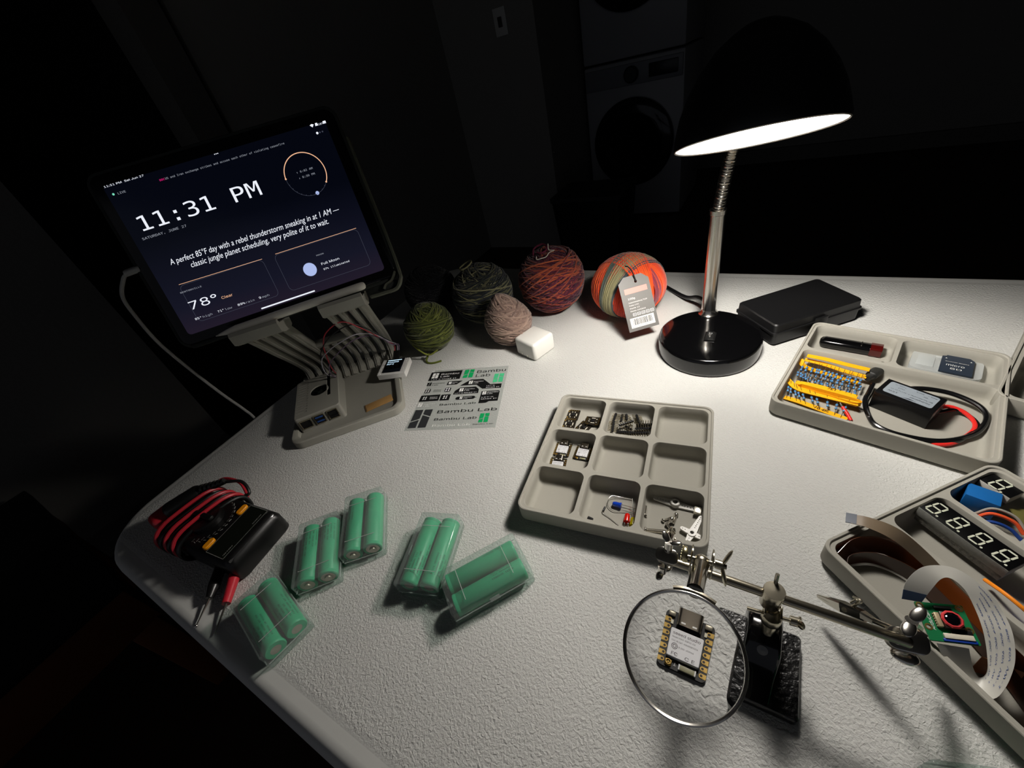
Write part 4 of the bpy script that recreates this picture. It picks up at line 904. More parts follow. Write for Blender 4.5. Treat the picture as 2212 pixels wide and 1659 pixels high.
header('pin header crossing the heap near the far wall', (9.6, 62), (3.2, 80), 7, 8, 6, roll=20)
header('pin header crossing the heap diagonally in its middle', (-12, 56), (4, 68), 7, 9, 8, roll=-25)
header('pin header along the right side, upper of two', (7, 63.5), (23.5, 68.5), 7, 5.5, 4, roll=80)
header('pin header along the right side, lower of two', (5.5, 57), (22.8, 61.5), 7, 6, 5, roll=40)
header('pin header along the front wall of its cell', (-14, 50), (3.6, 51.5), 7, 5, 5, roll=35)
header('pin header pointing into the front right corner', (3, 51.5), (20, 55), 7, 4, 4, roll=-12)
header('short pin header buried in the middle of the heap', (-6, 60), (3, 54), 4, 5, 6, roll=60)
header('short pin header standing third from the left', (-6, 70), (-8, 79.5), 4, 5, 4, roll=20)
# light emitting diodes and leads
def led(label, x, y, yaw, col, L=9, leads=True):
    t = thing('indicator_led', label, 'LED', inT(TA, x, y, 4.8), TA[1] + yaw, None)
    q = Matrix.Rotation(PI/2, 3, 'Y'); m_ = mat('led_' + col, col, .2, coat=.3, spec=.6)
    b = MB(); b.lathe([(2.9, -.2), (2.9, 1), (2.5, 1), (2.5, 5.8), (2.2, 7.4), (1.3, 8.3), (0, 8.6)], (0, 0, 0), q, 24); b.build('dome', m_, t)
    b = MB()
    for sy in (-1, 1): b.tube([(-.1, sy*1.27, 0), (-6, sy*1.4, -.3), (-13, sy*2.0 + .4, -1.6), (-19, sy*1.6 + 1, -2.0)] if L > 6 else [(-.1, sy*1.27, 0), (-3, sy*1.6, -.5), (-6.5, sy*1.9, -2)], .28, 5)
    b.build('leads', mat('lead_steel', 'b8b6b0', .25, 1.0), t); return t
led('blue LED lying on its side with long wire leads', 8, -45.4, 176, '1440b8')
led('red LED pointing away beside the yellow one', 15.6, -61, 93, 'd8180c', 5)
led('yellow LED lying against the cell wall', 21.2, -64, 92, 'a89a08', 5)
def wirepiece(name, label, pts, r=.3, m_=None, cat='wire'):
    t = thing(name, label, cat, inT(TA, 0, 0, 0), TA[1]); b = MB(); b.tube(pts, r, 6, 8); b.build('lead', m_ or mat('lead_steel', 'b8b6b0', .25, 1.0), t); return t
wirepiece('wire_loop', 'bare wire looping over the blue LED', [(17, -35, 3), (6, -35.4, 4), (-2, -37, 6), (-4.6, -42, 6), (-4, -48, 4), (2, -52, 3.4), (10, -51, 3), (22, -50, 3)])
wirepiece('upright_lead', 'straight wire lead sticking up behind the yellow LED', [(21, -55, 5), (19, -46, 8), (17.4, -38, 9)])
t = wirepiece('bent_diode', 'small black component with long bent leads', [(9, -65.4, 2.6), (0, -60, 2.8), (-7, -56.4, 3.2), (-7.4, -55, 4), (-6.4, -48.8, 4)], .35, cat='component')
b = MB(); b.cyl((-7.3, -54.2, 4), (-6.6, -50, 4), 1.0, 12); b.build('component_body', blackplastic, t)
t = wirepiece('transistor', 'tiny black transistor with straight leads by the front wall', [(-15, -66.4, 3), (-7, -66.8, 2.8), (0.8, -67, 2.6)], .3, cat='component')
b = MB(); b.cyl((-19.6, -65.2, 4), (-15, -66.4, 4), 1.9, 14); b.build('component_body', blackplastic, t)
# servo horns
hw = mat('horn_white', 'dedcd6', .4)
t = thing('servo_horn', 'white two armed servo horn lying along the far wall', 'servo horn', inT(TA, 55, -31.5, 2.3), TA[1] - 8, 'white servo horns')
b = MB(); out = [(-18, -1.9), (-4, -3.2), (4, -3.2), (18, -1.9)] + [(18 + 1.9*math.sin(PI*j/6), -1.9*math.cos(PI*j/6)) for j in range(1, 6)] + [(18, 1.9), (4, 3.2), (-4, 3.2), (-18, 1.9)] + [(-18 - 1.9*math.sin(PI*j/6), 1.9*math.cos(PI*j/6)) for j in range(1, 6)]
b.prism(out, .4, 2.2, [circ(.5, 8, s_*x_, 0)[::-1] for s_ in (-1, 1) for x_ in (6, 8.5, 11, 13.5, 16)]); b.build('arms', hw, t, smooth=False)
b = MB(); b.lathe([(2.1, 0), (3.9, 0), (4.1, 1), (4.1, 4.6), (3.7, 5), (2.3, 5), (2.1, 4.6)], (0, 0, 0), None, 28, False, False); b.lathe([(0, 1.6), (2.1, 1.6)], (0, 0, 0), None, 20, False, False); b.build('hub', hw, t, angle=50)
t = thing('servo_horn', 'white four armed cross shaped servo horn near the clamp', 'servo horn', inT(TA, 70.9, -59.7, 4.5), TA[1] - 20, 'white servo horns')
def arm(B, a, L_, w0, w1, z0=0, z1=1.7, hs=()):
    ca, sa = math.cos(a), math.sin(a); f_ = lambda x_, y_: (x_*ca - y_*sa, x_*sa + y_*ca)
    out = [f_(1.5, -w0), f_(L_, -w1)] + [f_(L_ + w1*math.sin(PI*j/6), -w1*math.cos(PI*j/6)) for j in range(1, 6)] + [f_(L_, w1), f_(1.5, w0)]
    B.prism(out, z0, z1, [[f_(*p) for p in circ(.45, 8, x_, 0)[::-1]] for x_ in hs])
b = MB(); arm(b, PI/2, 18.5, 3.2, 1.7, hs=(6, 8, 10, 12, 14, 16, 18)); arm(b, -PI/2, 9, 3, 1.8, hs=(6, 8.5)); arm(b, 0, 8.6, 2.4, 1.7, hs=(6, 8.4)); arm(b, PI, 8.6, 2.4, 1.7, hs=(6, 8.4)); b.build('arms', hw, t, smooth=False)
b = MB(); b.lathe([(1.6, -1), (3.4, -1), (3.6, 0), (3.6, 2.6), (1.6, 2.6)], (0, 0, 0), None, 24, False, False); b.build('hub', hw, t)
t = thing('shaft_collar', 'small square nickel collar in the corner by the servo horn', 'collar', inT(TA, 74.3, -36.4, 2.2), TA[1] - 6)
MB().box((0, 0, 3), (6.4, 6.4, 6), .5).build('collar_body', mat('pale_nickel', 'd6d2c4', .3, .8), t)
MB().cyl((0, 0, 5.6), (0, 0, 6.4), 1.5, 14).build('set_screw', nickel, t)
def screw(label, a, c, r=1.05, z0=3.4, z1=3.4, headr=1.9):
    A = Vector(inT(TA, a[0], a[1], z0)); B_ = Vector(inT(TA, c[0], c[1], z1)); d = B_ - A
    t = thing('screw', label, 'screw', tuple(A), rot=d.to_track_quat('Z', 'Y').to_matrix(), group='loose screws in the tray cell')
    L_ = d.length; b = MB(); b.lathe([(.2, -1.6), (headr*.8, -1.5), (headr, -.8), (headr, 0), (r, .1)], (0, 0, 0), None, 16, True, False); b.build('head', chrome, t)
    b = MB(); pr = []; n_ = max(5, int(L_ / .7))
    for k in range(n_): pr += [(r * .78, k * L_/n_), (r, (k + .5) * L_/n_)]
    pr.append((.2, L_)); b.lathe(pr, (0, 0, 0), None, 12); b.build('thread', chrome, t); return t
screw('screw standing alone beside the cell divider', (30.2, -50.2), (30.1, -40.5), 1.2, 4, 5.2, 2.3)
screw('long machine screw lying along the front wall', (33.5, -65.6), (50.5, -63.4), 2.2, 4.8, 4.8, 3.0)
screw('screw with its head towards the collar', (56.8, -43.5), (55, -53), 1.3, 4.2, 4)
screw('short screw beside the head of its neighbour', (46.8, -51.2), (53, -46.4), 1.0)
screw('screw lying across the chain of screws', (53.4, -50.6), (49.6, -56), 1.2, 6.6, 5)
screw('screw in the middle of the chain of screws', (50.4, -55.2), (54, -60.5), 1.2, 4, 5)
screw('screw at the near end of the chain of screws', (53.6, -60.6), (50.6, -66.4), 1.2, 5.5, 4.4)

# ================================================================== tray with resistors and converter
def inB(x, y, z=2.2): return inT(TB, x, y, z)
t = thing('flash_drive', 'long black stick with a dark red end in the small cell', 'flash drive', inB(-41.5, 70.6, 2.2), TB[1] + 3)
b = MB(); b.loft([[(x_, y_*s_, 6 + z_*s_) for y_, z_ in rr(7.2, 5.4, 4, 5)] for x_, s_ in ((-30, .45), (-28.5, .8), (-25, 1), (18, 1), (18.6, .98))]); b.build('shell', glossblack, t)
b = MB(); b.loft([[(x_, y_, 6 + z_) for y_, z_ in rr(7.1, 5.3, 1.5, 4)] for x_ in (18.6, 29.5)]); b.build('cap', mat('dark_red_gloss', '4a0c0a', .15, coat=.5), t)
b = MB(); b.box((10, 0, 11.5), (.9, 9, .6)); b.build('seam', chrome, t)
t = thing('memory_card_case', 'clear case holding a dark memory card adapter in the small cell', 'memory card case', inB(41.5, 70, 2.2), TB[1] - 1)
b = MB(); b.loft([lift(rr(28, 17, 6, 5), z_) for z_ in (0, .6, 5.2, 6)]); b.build('shell', clear_mat('frosted_case', 'eceeee', .42, .35), t)
b = MB(); b.box((-16, 0, 6.2), (14, 20, .8), .3); b.box((-6, 11, 6.2), (6, 3, .8), .3); b.build('moulding', clear_mat('frosted_case', 'eceeee', .42, .35), t)
t = thing('memory_card', 'dark blue memory card adapter inside the clear case', 'memory card', inB(49.5, 69, 9.2), TB[1] - 1)
b = MB(); b.prism([(-12.5, -16), (12.5, -16), (12.5, 12), (8.5, 16), (-9, 16), (-9.5, 14), (-12.5, 13)], 0, 1.6); b.build('card_body', mat('card_blue', '26303e', .5), t, smooth=False)
b = MB(); b.text('amazon basics', -9.5, 3.4, 2.0, 1.7, SANS, width=18); b.text('micro', -8.5, -4, 7, 1.7, SANS, width=14); b.text('SD', -5, -10, 6, 1.7, SANS, width=9); b.flat([(-10, 9), (-8.4, 9), (-9.2, 10.6)], 1.7); b.flat([(9, 9), (10.6, 9), (9.8, 10.6)], 1.7); b.build('card_print', white_ink, t, smooth=False)
# resistor tapes
tape = mat('tape_yellow', 'f0ac08', .6, mottle=(300, .08)); rblue = mat('resistor_blue', '4f86b4', .35); lead = mat('resistor_lead', '8a6c46', .35, .8)
def tape_strip(B, pts, w_, tz=.5):
    P = crom([Vector(p) for p in pts], 8); loops = []
    for i, p in enumerate(P):
        d = P[min(i+1, len(P)-1)] - P[max(i-1, 0)]; nn = Vector((-d.y, d.x, 0)).normalized()
        loops.append([p - nn*w_/2, p + nn*w_/2, p + nn*w_/2 + Vector((0, 0, tz)), p - nn*w_/2 + Vector((0, 0, tz))])
    B.loft(loops)
res_proto = []
def resistor(parent, A, B_):
    A, B_ = Vector(A), Vector(B_); d = B_ - A
    if not res_proto:
        b = MB(); b.lathe([(.25, -3.3), (1.0, -3.2), (1.25, -2.7), (1.25, -1.9), (.92, -1.5), (.92, 1.5), (1.25, 1.9), (1.25, 2.7), (1.0, 3.2), (.25, 3.3)], (0, 0, 0), None, 12); m1 = b.build('resistor', rblue, parent)
        b = MB(); b.cyl((0, 0, -.5), (0, 0, .5), .96, 12); m2 = b.build('band', mat('resistor_band', '5a2a14', .5), m1)
        b = MB(); b.cyl((0, 0, -12.5), (0, 0, 12.5), .28, 5); m3_ = b.build('lead', lead, m1)
        res_proto.extend([m1, m2, m3_]); r_ = m1
    else:
        r_ = res_proto[0].copy(); C.objects.link(r_); r_.parent = parent
        for ch in res_proto[1:]: c_ = ch.copy(); C.objects.link(c_); c_.parent = r_
    mid = (A + B_) / 2; q = d.to_track_quat('Z', 'Y').to_matrix().to_4x4()
    r_.matrix_local = Matrix.Translation(mid * MM) @ q
def bandolier(label, top, bot, n, z0, x0=2, x1=-2, tags=None, ink=None):
    t = thing('resistor_strip', label, 'resistors', inB(0, 0, 0), TB[1], 'taped resistor strips')
    for nm, pts in (('tape', top), ('tape', bot)):
        b = MB(); tape_strip(b, pts, 6.2); b.build(nm, tape, t)
    T_, B2 = crom([Vector(p) for p in top], 8), crom([Vector(p) for p in bot], 8)
    for k in range(n):
        f_ = (k + .5) / n; a = T_[int(f_ * (len(T_)-1))]; c_ = B2[int(f_ * (len(B2)-1))]
        j = rng.normal(0, .5); resistor(t, a + Vector((j, 0, .6)), c_ + Vector((j*.4, 0, .6)))
    if ink:
        b = MB(); b.text(ink[0], ink[1], ink[2], 5.5, ink[3], None, rot=ink[4], shear=.2); b.build('handwriting', mat('pen_ink', '4a3a14', .8), t, smooth=False)
    return t
bandolier('resistor strip with the farthest yellow tape edge', [(-74, 19.5, 17), (-55, 19.5, 17.5), (-36, 18, 17.5), (-16, 18, 17)], [(-73, -21, 7), (-54, -20, 8), (-36, -20.5, 8), (-17, -21, 8)], 14, 6)
bandolier('resistor strip lying under the farthest one', [(-75, 18, 12), (-55, 17, 12), (-36, 13, 12), (-16, 11, 12)], [(-71, -26, 6), (-52, -25, 7), (-34, -26, 7), (-16, -27, 7)], 13, 6, ink=('7E1', -44, -21.5, 9.4, 0))
bandolier('resistor strip with curled tapes in the middle of the heap', [(-79, 15, 13), (-72, 9, 9), (-50, 8, 6), (-20, 5, 6)], [(-70, -32, 5), (-52, -30, 5), (-34, -31, 6), (-14, -33, 7)], 13, 6)
bandolier('resistor strip nearest the front wall with handwriting on its tape', [(-80, -28, 13), (-68, -36, 11), (-48, -36, 10), (-14, -37, 12)], [(-76, -48, 4), (-60, -50, 5), (-40, -53, 5), (-18, -57, 5)], 10, 5, ink=('10.4K', -48, -54, 6.2, -6))
t = thing('tape_loop', 'empty loop of yellow tape curling beside the resistors', 'tape', inB(0, 0, 0), TB[1])
b = MB(); P = crom([Vector(p) for p in ((-66, -27, 9), (-40, -29, 10), (-20, -31, 11), (-12, -35, 12), (-18, -39, 12), (-40, -35, 10), (-62, -33, 8), (-69, -30, 8), (-66, -27, 9))], 8)
b.loft([[p + Vector((0, 0, -2.6)), p + Vector((0, .4, -2.6)), p + Vector((0, .4, 2.6)), p + Vector((0, 0, 2.6))] for p in P]); b.build('tape', tape, t)
t = thing('red_probe', 'short red stripped wire end lying on the yellow tapes', 'wire', inB(0, 0, 0), TB[1])
b = MB(); b.tube([(-25, -44, 9), (-19, -51, 7), (-14.5, -57, 5.5)], 1.6, 12); b.build('sleeve', mat('probe_red', 'd82018', .35), t)
b = MB(); b.cyl((-28, -40, 10), (-25, -44, 9), .9, 10); b.cyl((-14.5, -57, 5.5), (-9, -61, 4), .35, 8); b.build('tip', chrome, t)
# converter
KC = (20, -16.5); KY = -15.5
t = thing('voltage_converter', 'black boxed voltage converter with silver label and looping cables', 'converter', inB(KC[0], KC[1], 2.2), TB[1] + KY)
b = MB(); b.box((0, 0, 10.2), (47, 27.5, 20.4), .8); b.build('housing', mat('converter_black', '0d0d0e', .3), t)
lb2 = MB().loft([lift(rr(19.5, 9.6, 2.4, 5, 0, 1), z_) for z_ in (20.45, 20.6)]).build('label', mat('label_silver', 'a8b2bb', .35, .35), t)
b = MB(); tb = MB()
tb.text('FlySuperior', -17, 4, 3.2, 0, SANS, shear=.3, width=16); tb.text('15W', 8, 4.4, 3.6, 0, SANS, width=8); tb.text('DC-DC Converter 9-36V to 5V 3A', -17.4, .6, 2.2, 0, SANS, width=33)
tb.text('IN', -12, -3.6, 2.4, 0, SANS, width=2.8); tb.text('OUT', 6, -3.6, 2.4, 0, SANS, width=5.4); tb.text('Red +', -18, -7, 2, 0, SANS, width=7); tb.text('Black -', -8, -7, 2, 0, SANS, width=8); tb.text('Type-C', 6, -7, 2, 0, SANS, width=9)
tb.flat([(-8, 8.2), (4, 8.8), (-2, 7.4)], 0)
b.add([(-v[0], -v[1] + 1, 20.75) for v in tb.v], tb.f); b.build('label_print', mat('print_navy', '22262e', .5), lb2, smooth=False)
a_ = R(-KY)
def kb(x, y, z): dx, dy = x - KC[0], y - KC[1]; return (dx*math.cos(a_) - dy*math.sin(a_), dx*math.sin(a_) + dy*math.cos(a_), z - 2.2)
b = MB(); b.tube([kb(*p) for p in ((4, -11, 14), (-2, -10, 9), (-9, 6, 9), (-9.5, -6, 6), (-10, -20, 5), (-4, -40, 5), (5, -53, 5), (23, -57, 5), (50, -50, 5), (70, -30, 6), (76, -8, 9), (70, 5, 12), (53, 13.5, 13), (36, 14, 13), (22, 10, 12), (12, 0, 12))][2:], 2.3, 10, 8); b.build('output_cable', mat('cable_black', '0e0e0f', .22, coat=.3), t)
b = MB(); b.tube([kb(*p) for p in ((43, -16, 9), (56, -2, 7), (68, -6, 5), (73, -18, 5), (68, -30, 5), (60, -45, 5), (40, -57, 5), (20, -60, 5))], 1.9, 10, 8); b.build('black_wire', mat('cable_black', '0e0e0f', .22), t)
b = MB(); b.tube([kb(*p) for p in ((42, -12, 10), (50, -2, 9), (61, -2, 7), (69, -9, 5), (70.5, -19, 5), (67, -31, 4.4), (58, -48, 4.4), (46, -58, 4.4))], 1.9, 10, 8); b.build('red_wire', mat('wire_bright_red', 'e02c26', .35), t)
b = MB(); b.loft([[tuple(Vector(kb(-10.2 + .3*yy, 26 + yy, 11)) + Vector((p[0], 0, p[1]))) for p in rr(w_, h_, h_*.9, 5)] for yy, w_, h_ in ((-16, 2.8, 2.8), (-10, 4, 3.4), (-9, 5.2, 4.2), (10, 5.2, 4.2))]); b.build('connector_grip', mat('connector_dark', '242422', .5), t)
b = MB(); b.loft([[tuple(Vector(kb(-10.2 + .3*yy, 26 + yy, 11)) + Vector((p[0], 0, p[1]))) for p in rr(4.2, 2.3, .8, 3)] for yy in (10, 17)]); b.build('connector_plug', mat('plug_steel', '8e887a', .3, .9), t)

# ================================================================== tray with displays
def inC(x, y, z=2.2): return inT(TC, x, y, z)
foam = mat('display_side', '8a8a84', .6, mottle=(500, .3)); seg_ = mat('segment_white', 'c8ccb8', .5); dface = mat('display_face', '070708', .35)
def digit(B, cx_, cy_, w_, h_, z_, th):
    # a seven segment digit, slanted; local x across, y up
    sl = .12; f_ = lambda x_, y_: (cx_ + x_ + sl*y_, cy_ + y_)
    def hseg(y_): B.flat([f_(-w_/2 + th*.7, y_), f_(-w_/2 + th*1.2, y_ + th/2), f_(w_/2 - th*1.2, y_ + th/2), f_(w_/2 - th*.7, y_), f_(w_/2 - th*1.2, y_ - th/2), f_(-w_/2 + th*1.2, y_ - th/2)], z_)
    def vseg(x_, y0, y1): B.flat([f_(x_, y0 + th*.2), f_(x_ + th/2, y0 + th*.7), f_(x_ + th/2, y1 - th*.7), f_(x_, y1 - th*.2), f_(x_ - th/2, y1 - th*.7), f_(x_ - th/2, y0 + th*.7)], z_)
    for y_ in (h_/2 - th/2, 0, -h_/2 + th/2): hseg(y_)
    for x_ in (-w_/2 + th/2, w_/2 - th/2): vseg(x_, 0, h_/2 - th/2); vseg(x_, -h_/2 + th/2, 0)
    B.flat(circ(th*.62, 14, cx_ + w_/2 + th*.5, cy_ - h_/2 + th*.4), z_)
def seven(name, label, loc, yaw, W2, H2, D2, n, dw, dh, group=None, mm_=foam, roll=0, pitch=0):
    t = thing(name, label, 'digit display', loc, group=group, rot=Matrix.Rotation(R(yaw), 3, 'Z') @ Matrix.Rotation(R(roll), 3, 'X') @ Matrix.Rotation(R(pitch), 3, 'Y'))
    b = MB(); b.box((0, 0, D2*.72), (W2, H2, D2*.56), .3); b.build('housing', mm_, t)
    b = MB(); b.box((0, 0, D2*.22), (W2 - 1.5, H2 - 1.5, D2*.44), .5); b.build('foam_pad', mat('foam_grey', '77756e', .9, mottle=(350, .8), bump=(500, .0008, 'noise')), t)
    b = MB(); b.box((0, 0, D2 + .15), (W2 - .4, H2 - .4, .5), .1); fc = b.build('face', dface, t)
    b = MB()
    for k in range(n): digit(b, -W2/2 + W2/n*(k + .5) - 1, 0, dw, dh, D2 + .5, dw*.17)
    b.build('segments', seg_, fc, smooth=False); return t
seven('four_digit_display', 'long four digit display with white segments resting on the divider', inC(12, 50, 7.5), TC[1] - 90, 56, 17.5, 15, 4, 7.6, 13.2)
seven('single_digit_display', 'single digit display with white segments in the far corner', inC(73, 68.5, 6), TC[1] - 92, 20, 13.5, 12, 1, 8, 14, mm_=mat('display_white_side', 'c4c0b8', .5))
t = thing('blue_relay_block', 'bright blue box shaped component leaning in the far cell', 'component', inC(53.5, 67.5, 3), rot=Matrix.Rotation(R(TC[1] + 26), 3, 'Z') @ Matrix.Rotation(R(6), 3, 'Y'))
MB().box((0, 0, 8), (15.5, 19, 16), .3).build('housing', mat('relay_blue', '1c64a8', .35), t)
b = MB(); b.cyl((-9, 8, 3), (-7, 8, 3), .4, 6); b.cyl((6, 9, 1), (6, 11, 1), .4, 6); b.build('leg', chrome, t)
def wireC(label, pts, col, r=1.1, name='hookup_wire'):
    t = thing(name, label, 'wire', inC(0, 0, 0), TC[1]); b = MB(); b.tube(pts, r, 8, 8); b.build('insulation', mat('hw_' + col, col, .4), t); return t
wireC('orange wire arching beside the blue component', [(39, 60, 9), (46, 56, 15), (52, 46, 14), (52, 38, 9)], 'e0552c', 1.3)
wireC('grey wire arching over the orange one', [(42, 62, 10), (49, 58, 17), (55, 48, 16), (54, 38, 10)], '9a968c', 1.0)
wireC('blue wire arching below the orange one', [(35, 58, 8), (41, 52, 13), (46, 44, 12), (47, 36, 8)], '1d3f86', 1.3)
wireC('blue wire lying further along the far cell', [(40, 24, 8), (42, 18, 11), (40, 8, 10)], '1d3f86', 1.3)
wireC('bright orange wire looping near the picture edge', [(-2, 26, 8), (-8, 14, 16), (-9, 2, 16), (-4, -6, 8)], 'f08a1c', 1.3)
t = thing('terminal_block', 'pale grey clear terminal block in the far cell', 'connector', inC(46, 31, 2.5), TC[1] + 8)
MB().box((0, 0, 6), (15, 9, 11), .6).build('housing', mat('terminal_grey', '9c9a92', .5), t); MB().box((4, 0, 11.6), (4, 6, .6), .2).build('slot', mat('slot_dark', '30302e', .6), t)
t = thing('sensor_board', 'dark sensor board with yellowish parts in the far cell', 'circuit board', inC(70, 40, 4), TC[1] - 30)
b = MB(); b.box((0, 0, 4), (22, 24, 1.6), .3); b.build('circuit_board', mat('board_olive', '5a5628', .5), t)
b = MB(); b.box((2, 4, 7), (9, 9, 5), .6); b.cyl((-5, -5, 4), (-5, -5, 10), 3, 16); b.box((6, -7, 6), (5, 5, 3), .4); b.build('chips', blackplastic, t)
t = thing('servo_motor', 'blue servo motor with white top at the picture edge', 'servo', inC(-8, -10, 2.5), TC[1] + 12)
MB().box((0, 0, 8), (23, 12, 16), .6).build('housing', mat('servo_blue', '1434b0', .25), t); MB().box((0, 0, 17.5), (24, 13, 3), .5).build('cover', mat('servo_white', 'cfcfca', .5), t)
# brown flexible circuits
def ribbon(B, pts, w_, tz=.35, nrm=None, res=8, twist=None):
    P = crom([Vector(p) for p in pts], res); N_ = crom([Vector(n_) for n_ in nrm], res) if isinstance(nrm, list) else [Vector(nrm or (0, 0, 1))] * len(P); loops = []
    for i, p in enumerate(P):
        d = (P[min(i+1, len(P)-1)] - P[max(i-1, 0)]).normalized(); wv = N_[i].cross(d).normalized(); nn = d.cross(wv).normalized()
        loops.append([p - wv*w_/2, p + wv*w_/2, p + wv*w_/2 + nn*tz, p - wv*w_/2 + nn*tz])
    B.loft(loops); return P, loops
amber = mat('amber_flex', '6a3412', .3, coat=.4, spec=.6); amber2 = mat('amber_flex_dark', '3c1c0c', .3, coat=.4)
t = thing('flex_cable', 'glossy amber flex cable standing in an arc inside the long cell', 'flex cable', inC(0, 0, 0), TC[1], 'amber flex cables')
b = MB(); ribbon(b, [(-72, 74, 10), (-55, 76, 13), (-38, 66, 14), (-32, 45, 13), (-34, 20, 12), (-40, 0, 12), (-44, -30, 12), (-52, -60, 12), (-66, -72, 12)], 15, nrm=[(.2, -1, .25), (0, -1, .3), (-.9, -.6, .3), (-1, -.1, .4), (-1, .1, .4), (-1, .1, .4), (-1, 0, .3), (-.8, .6, .3), (0, 1, .3)]); b.build('flex_strip', amber, t)
t = thing('flex_cable', 'darker amber flex cable coiled nearer the tray front wall', 'flex cable', inC(0, 0, 0), TC[1], 'amber flex cables')
b = MB(); ribbon(b, [(-74, 66, 9), (-66, 70, 10), (-50, 64, 10), (-40, 46, 10), (-42, 20, 10), (-48, -10, 10), (-60, -40, 10), (-70, -56, 10)], 12, nrm=[(.5, -1, .1), (.2, -1, .15), (-.9, -.7, .15), (-1, -.1, .2), (-1, .1, .2), (-1, 0, .2), (-1, .2, .2), (-1, .3, .2)]); b.build('flex_strip', amber2, t)
t = thing('flex_cable', 'grey tipped flex cable laid over the tray rim', 'flex cable', inC(0, 0, 0), TC[1], 'amber flex cables')
b = MB(); ribbon(b, [(-50, 88, 28), (-44, 80, 30), (-36, 66, 29), (-31, 48, 22), (-30, 26, 14), (-31, 0, 12)], 9, nrm=[(0, .1, 1), (-.2, 0, 1), (-.7, .1, .7), (-.9, 0, .5), (-1, 0, .3), (-1, 0, .2)]); b.build('flex_strip', mat('flex_pale', '7c6c58', .35, coat=.3), t)
b = MB(); ribbon(b, [(-52, 91, 27.2), (-48, 86, 28.6)], 9.2, .6); b.build('contact_end', mat('contact_grey', '4c5058', .4, .4), t)

# ================================================================== helping hand stand with magnifier
t = thing('helping_hand', 'chrome helping hand clamp stand with magnifying lens on black iron base', 'clamp stand', (0, 0, 0))
iron = mat('cast_iron_black', '0a0a0b', .3, coat=.25, bump=(260, .0008, 'noise'))
b = MB(); b.loft([lift(rr(26 - d, 26.5 - d, 3.2, 4, 34.2, 138.5), z_) for d, z_ in ((1, 0), (0, 1), (0, 6.6), (1, 7.8))]); b.build('base_plate', iron, t, angle=40)
b = MB(); loops = []
for y_, z_, w_ in ((165.5, 7, 11), (164.8, 20, 11), (162, 26, 10.6), (155, 29, 10.2), (147, 28, 10.2), (141.5, 25, 10.6), (138, 20, 11), (135, 15, 10.8), (128, 12, 9.5), (118, 10, 8.4), (113, 8, 8)):
    cx_ = 36.6; loops.append([(cx_ - w_, y_, 6), (cx_ - w_, y_, z_ - 3), (cx_ - w_ + .9, y_, z_ - 1), (cx_ - w_ + 3, y_, z_), (cx_ + w_ - 3, y_, z_), (cx_ + w_ - .9, y_, z_ - 1), (cx_ + w_, y_, z_ - 3), (cx_ + w_, y_, 6)])
b.loft(loops); b.build('base_hump', glossblack, t, angle=50)
b = MB(); b.lathe([(3.2, 0), (3.2, .6), (0, .9)], (36.5, 139.6, 23), Matrix.Rotation(R(50), 3, 'X'), 20); b.build('set_screw', mat('dark_steel', '6c6c6a', .35, .8), t)
nk = nickel
b = MB(); b.cyl((38, 151, 26), (38, 154, 38), 4.2, 20); b.lathe([(5.6, 0), (5.9, 1), (5.9, 7), (5.4, 8)], (38, 154.5, 36), None, 20); b.build('post', nk, t)
b = MB(); b.box((33.6, 156, 42), (1.2, 9, 13), .4); b.box((42.4, 156, 42), (1.2, 9, 13), .4); b.cyl((24, 154.5, 41), (52, 157, 41), 1.3, 10); b.sphere((37.5, 156, 41), 3.6); b.build('hinge', nk, t)
def wing(B, c, ax, s1, s2, sz=5.2):
    c = Vector(c); ax = Vector(ax).normalized(); s1 = Vector(s1).normalized(); B.cyl(c - ax*2, c + ax*3, 3.0, 14)
    for sg in (Vector(s1), Vector(s2).normalized()):
        q = Matrix((sg, ax.cross(sg).normalized(), ax)).transposed(); bm = bmesh.new(); bmesh.ops.create_uvsphere(bm, u_segments=18, v_segments=10, radius=1)
        for v in bm.verts: v.co = Vector((v.co.x * sz, v.co.y * sz * .62, v.co.z * 1.5))
        B.bm(bm, c + sg * (sz * .95) + ax * 2.2, q)
b = MB(); wing(b, (50, 157, 41), (1, .1, 0), (.3, -.6, .75), (.3, .7, -.7), 4.2); b.build('wing_nut', nk, t)
b = MB(); b.lathe([(5.6, 0), (6.1, .6), (6.2, 18.2), (5.9, 18.8), (0, 19)], (35.8, 161, 46), Matrix.Rotation(R(3), 3, 'X'), 32); b.build('boss', nk, t, angle=50)
b = MB(); b.cyl((36, 165, 64), (36, 168, 71), 1.2, 10); b.build('boss_screw', nk, t)
b = MB(); b.lathe([(2.4, 0), (3.0, .8), (3.0, 131), (2.4, 132)], (-29, 161, 56), Matrix.Rotation(PI/2, 3, 'Y'), 28); b.build('cross_rod', mat('rod_nickel', 'b0a896', .28, 1.0), t)
def plates(B, c, n_, u_, W2, H2, gap, th=1.1):
    c, n_, u_ = Vector(c), Vector(n_).normalized(), Vector(u_).normalized(); v_ = n_.cross(u_)
    for s_ in (-1, 1):
        base = [c + n_ * s_ * gap + u_ * p[0] + v_ * p[1] for p in rr(W2, H2, min(W2, H2)*.8, 6)]
        B.loft([[tuple(p) for p in base], [tuple(p + n_ * s_ * th * .6) for p in base], [tuple(c + n_ * (s_ * (gap + th)) + (p - c - n_*s_*gap) * .9) for p in base]])
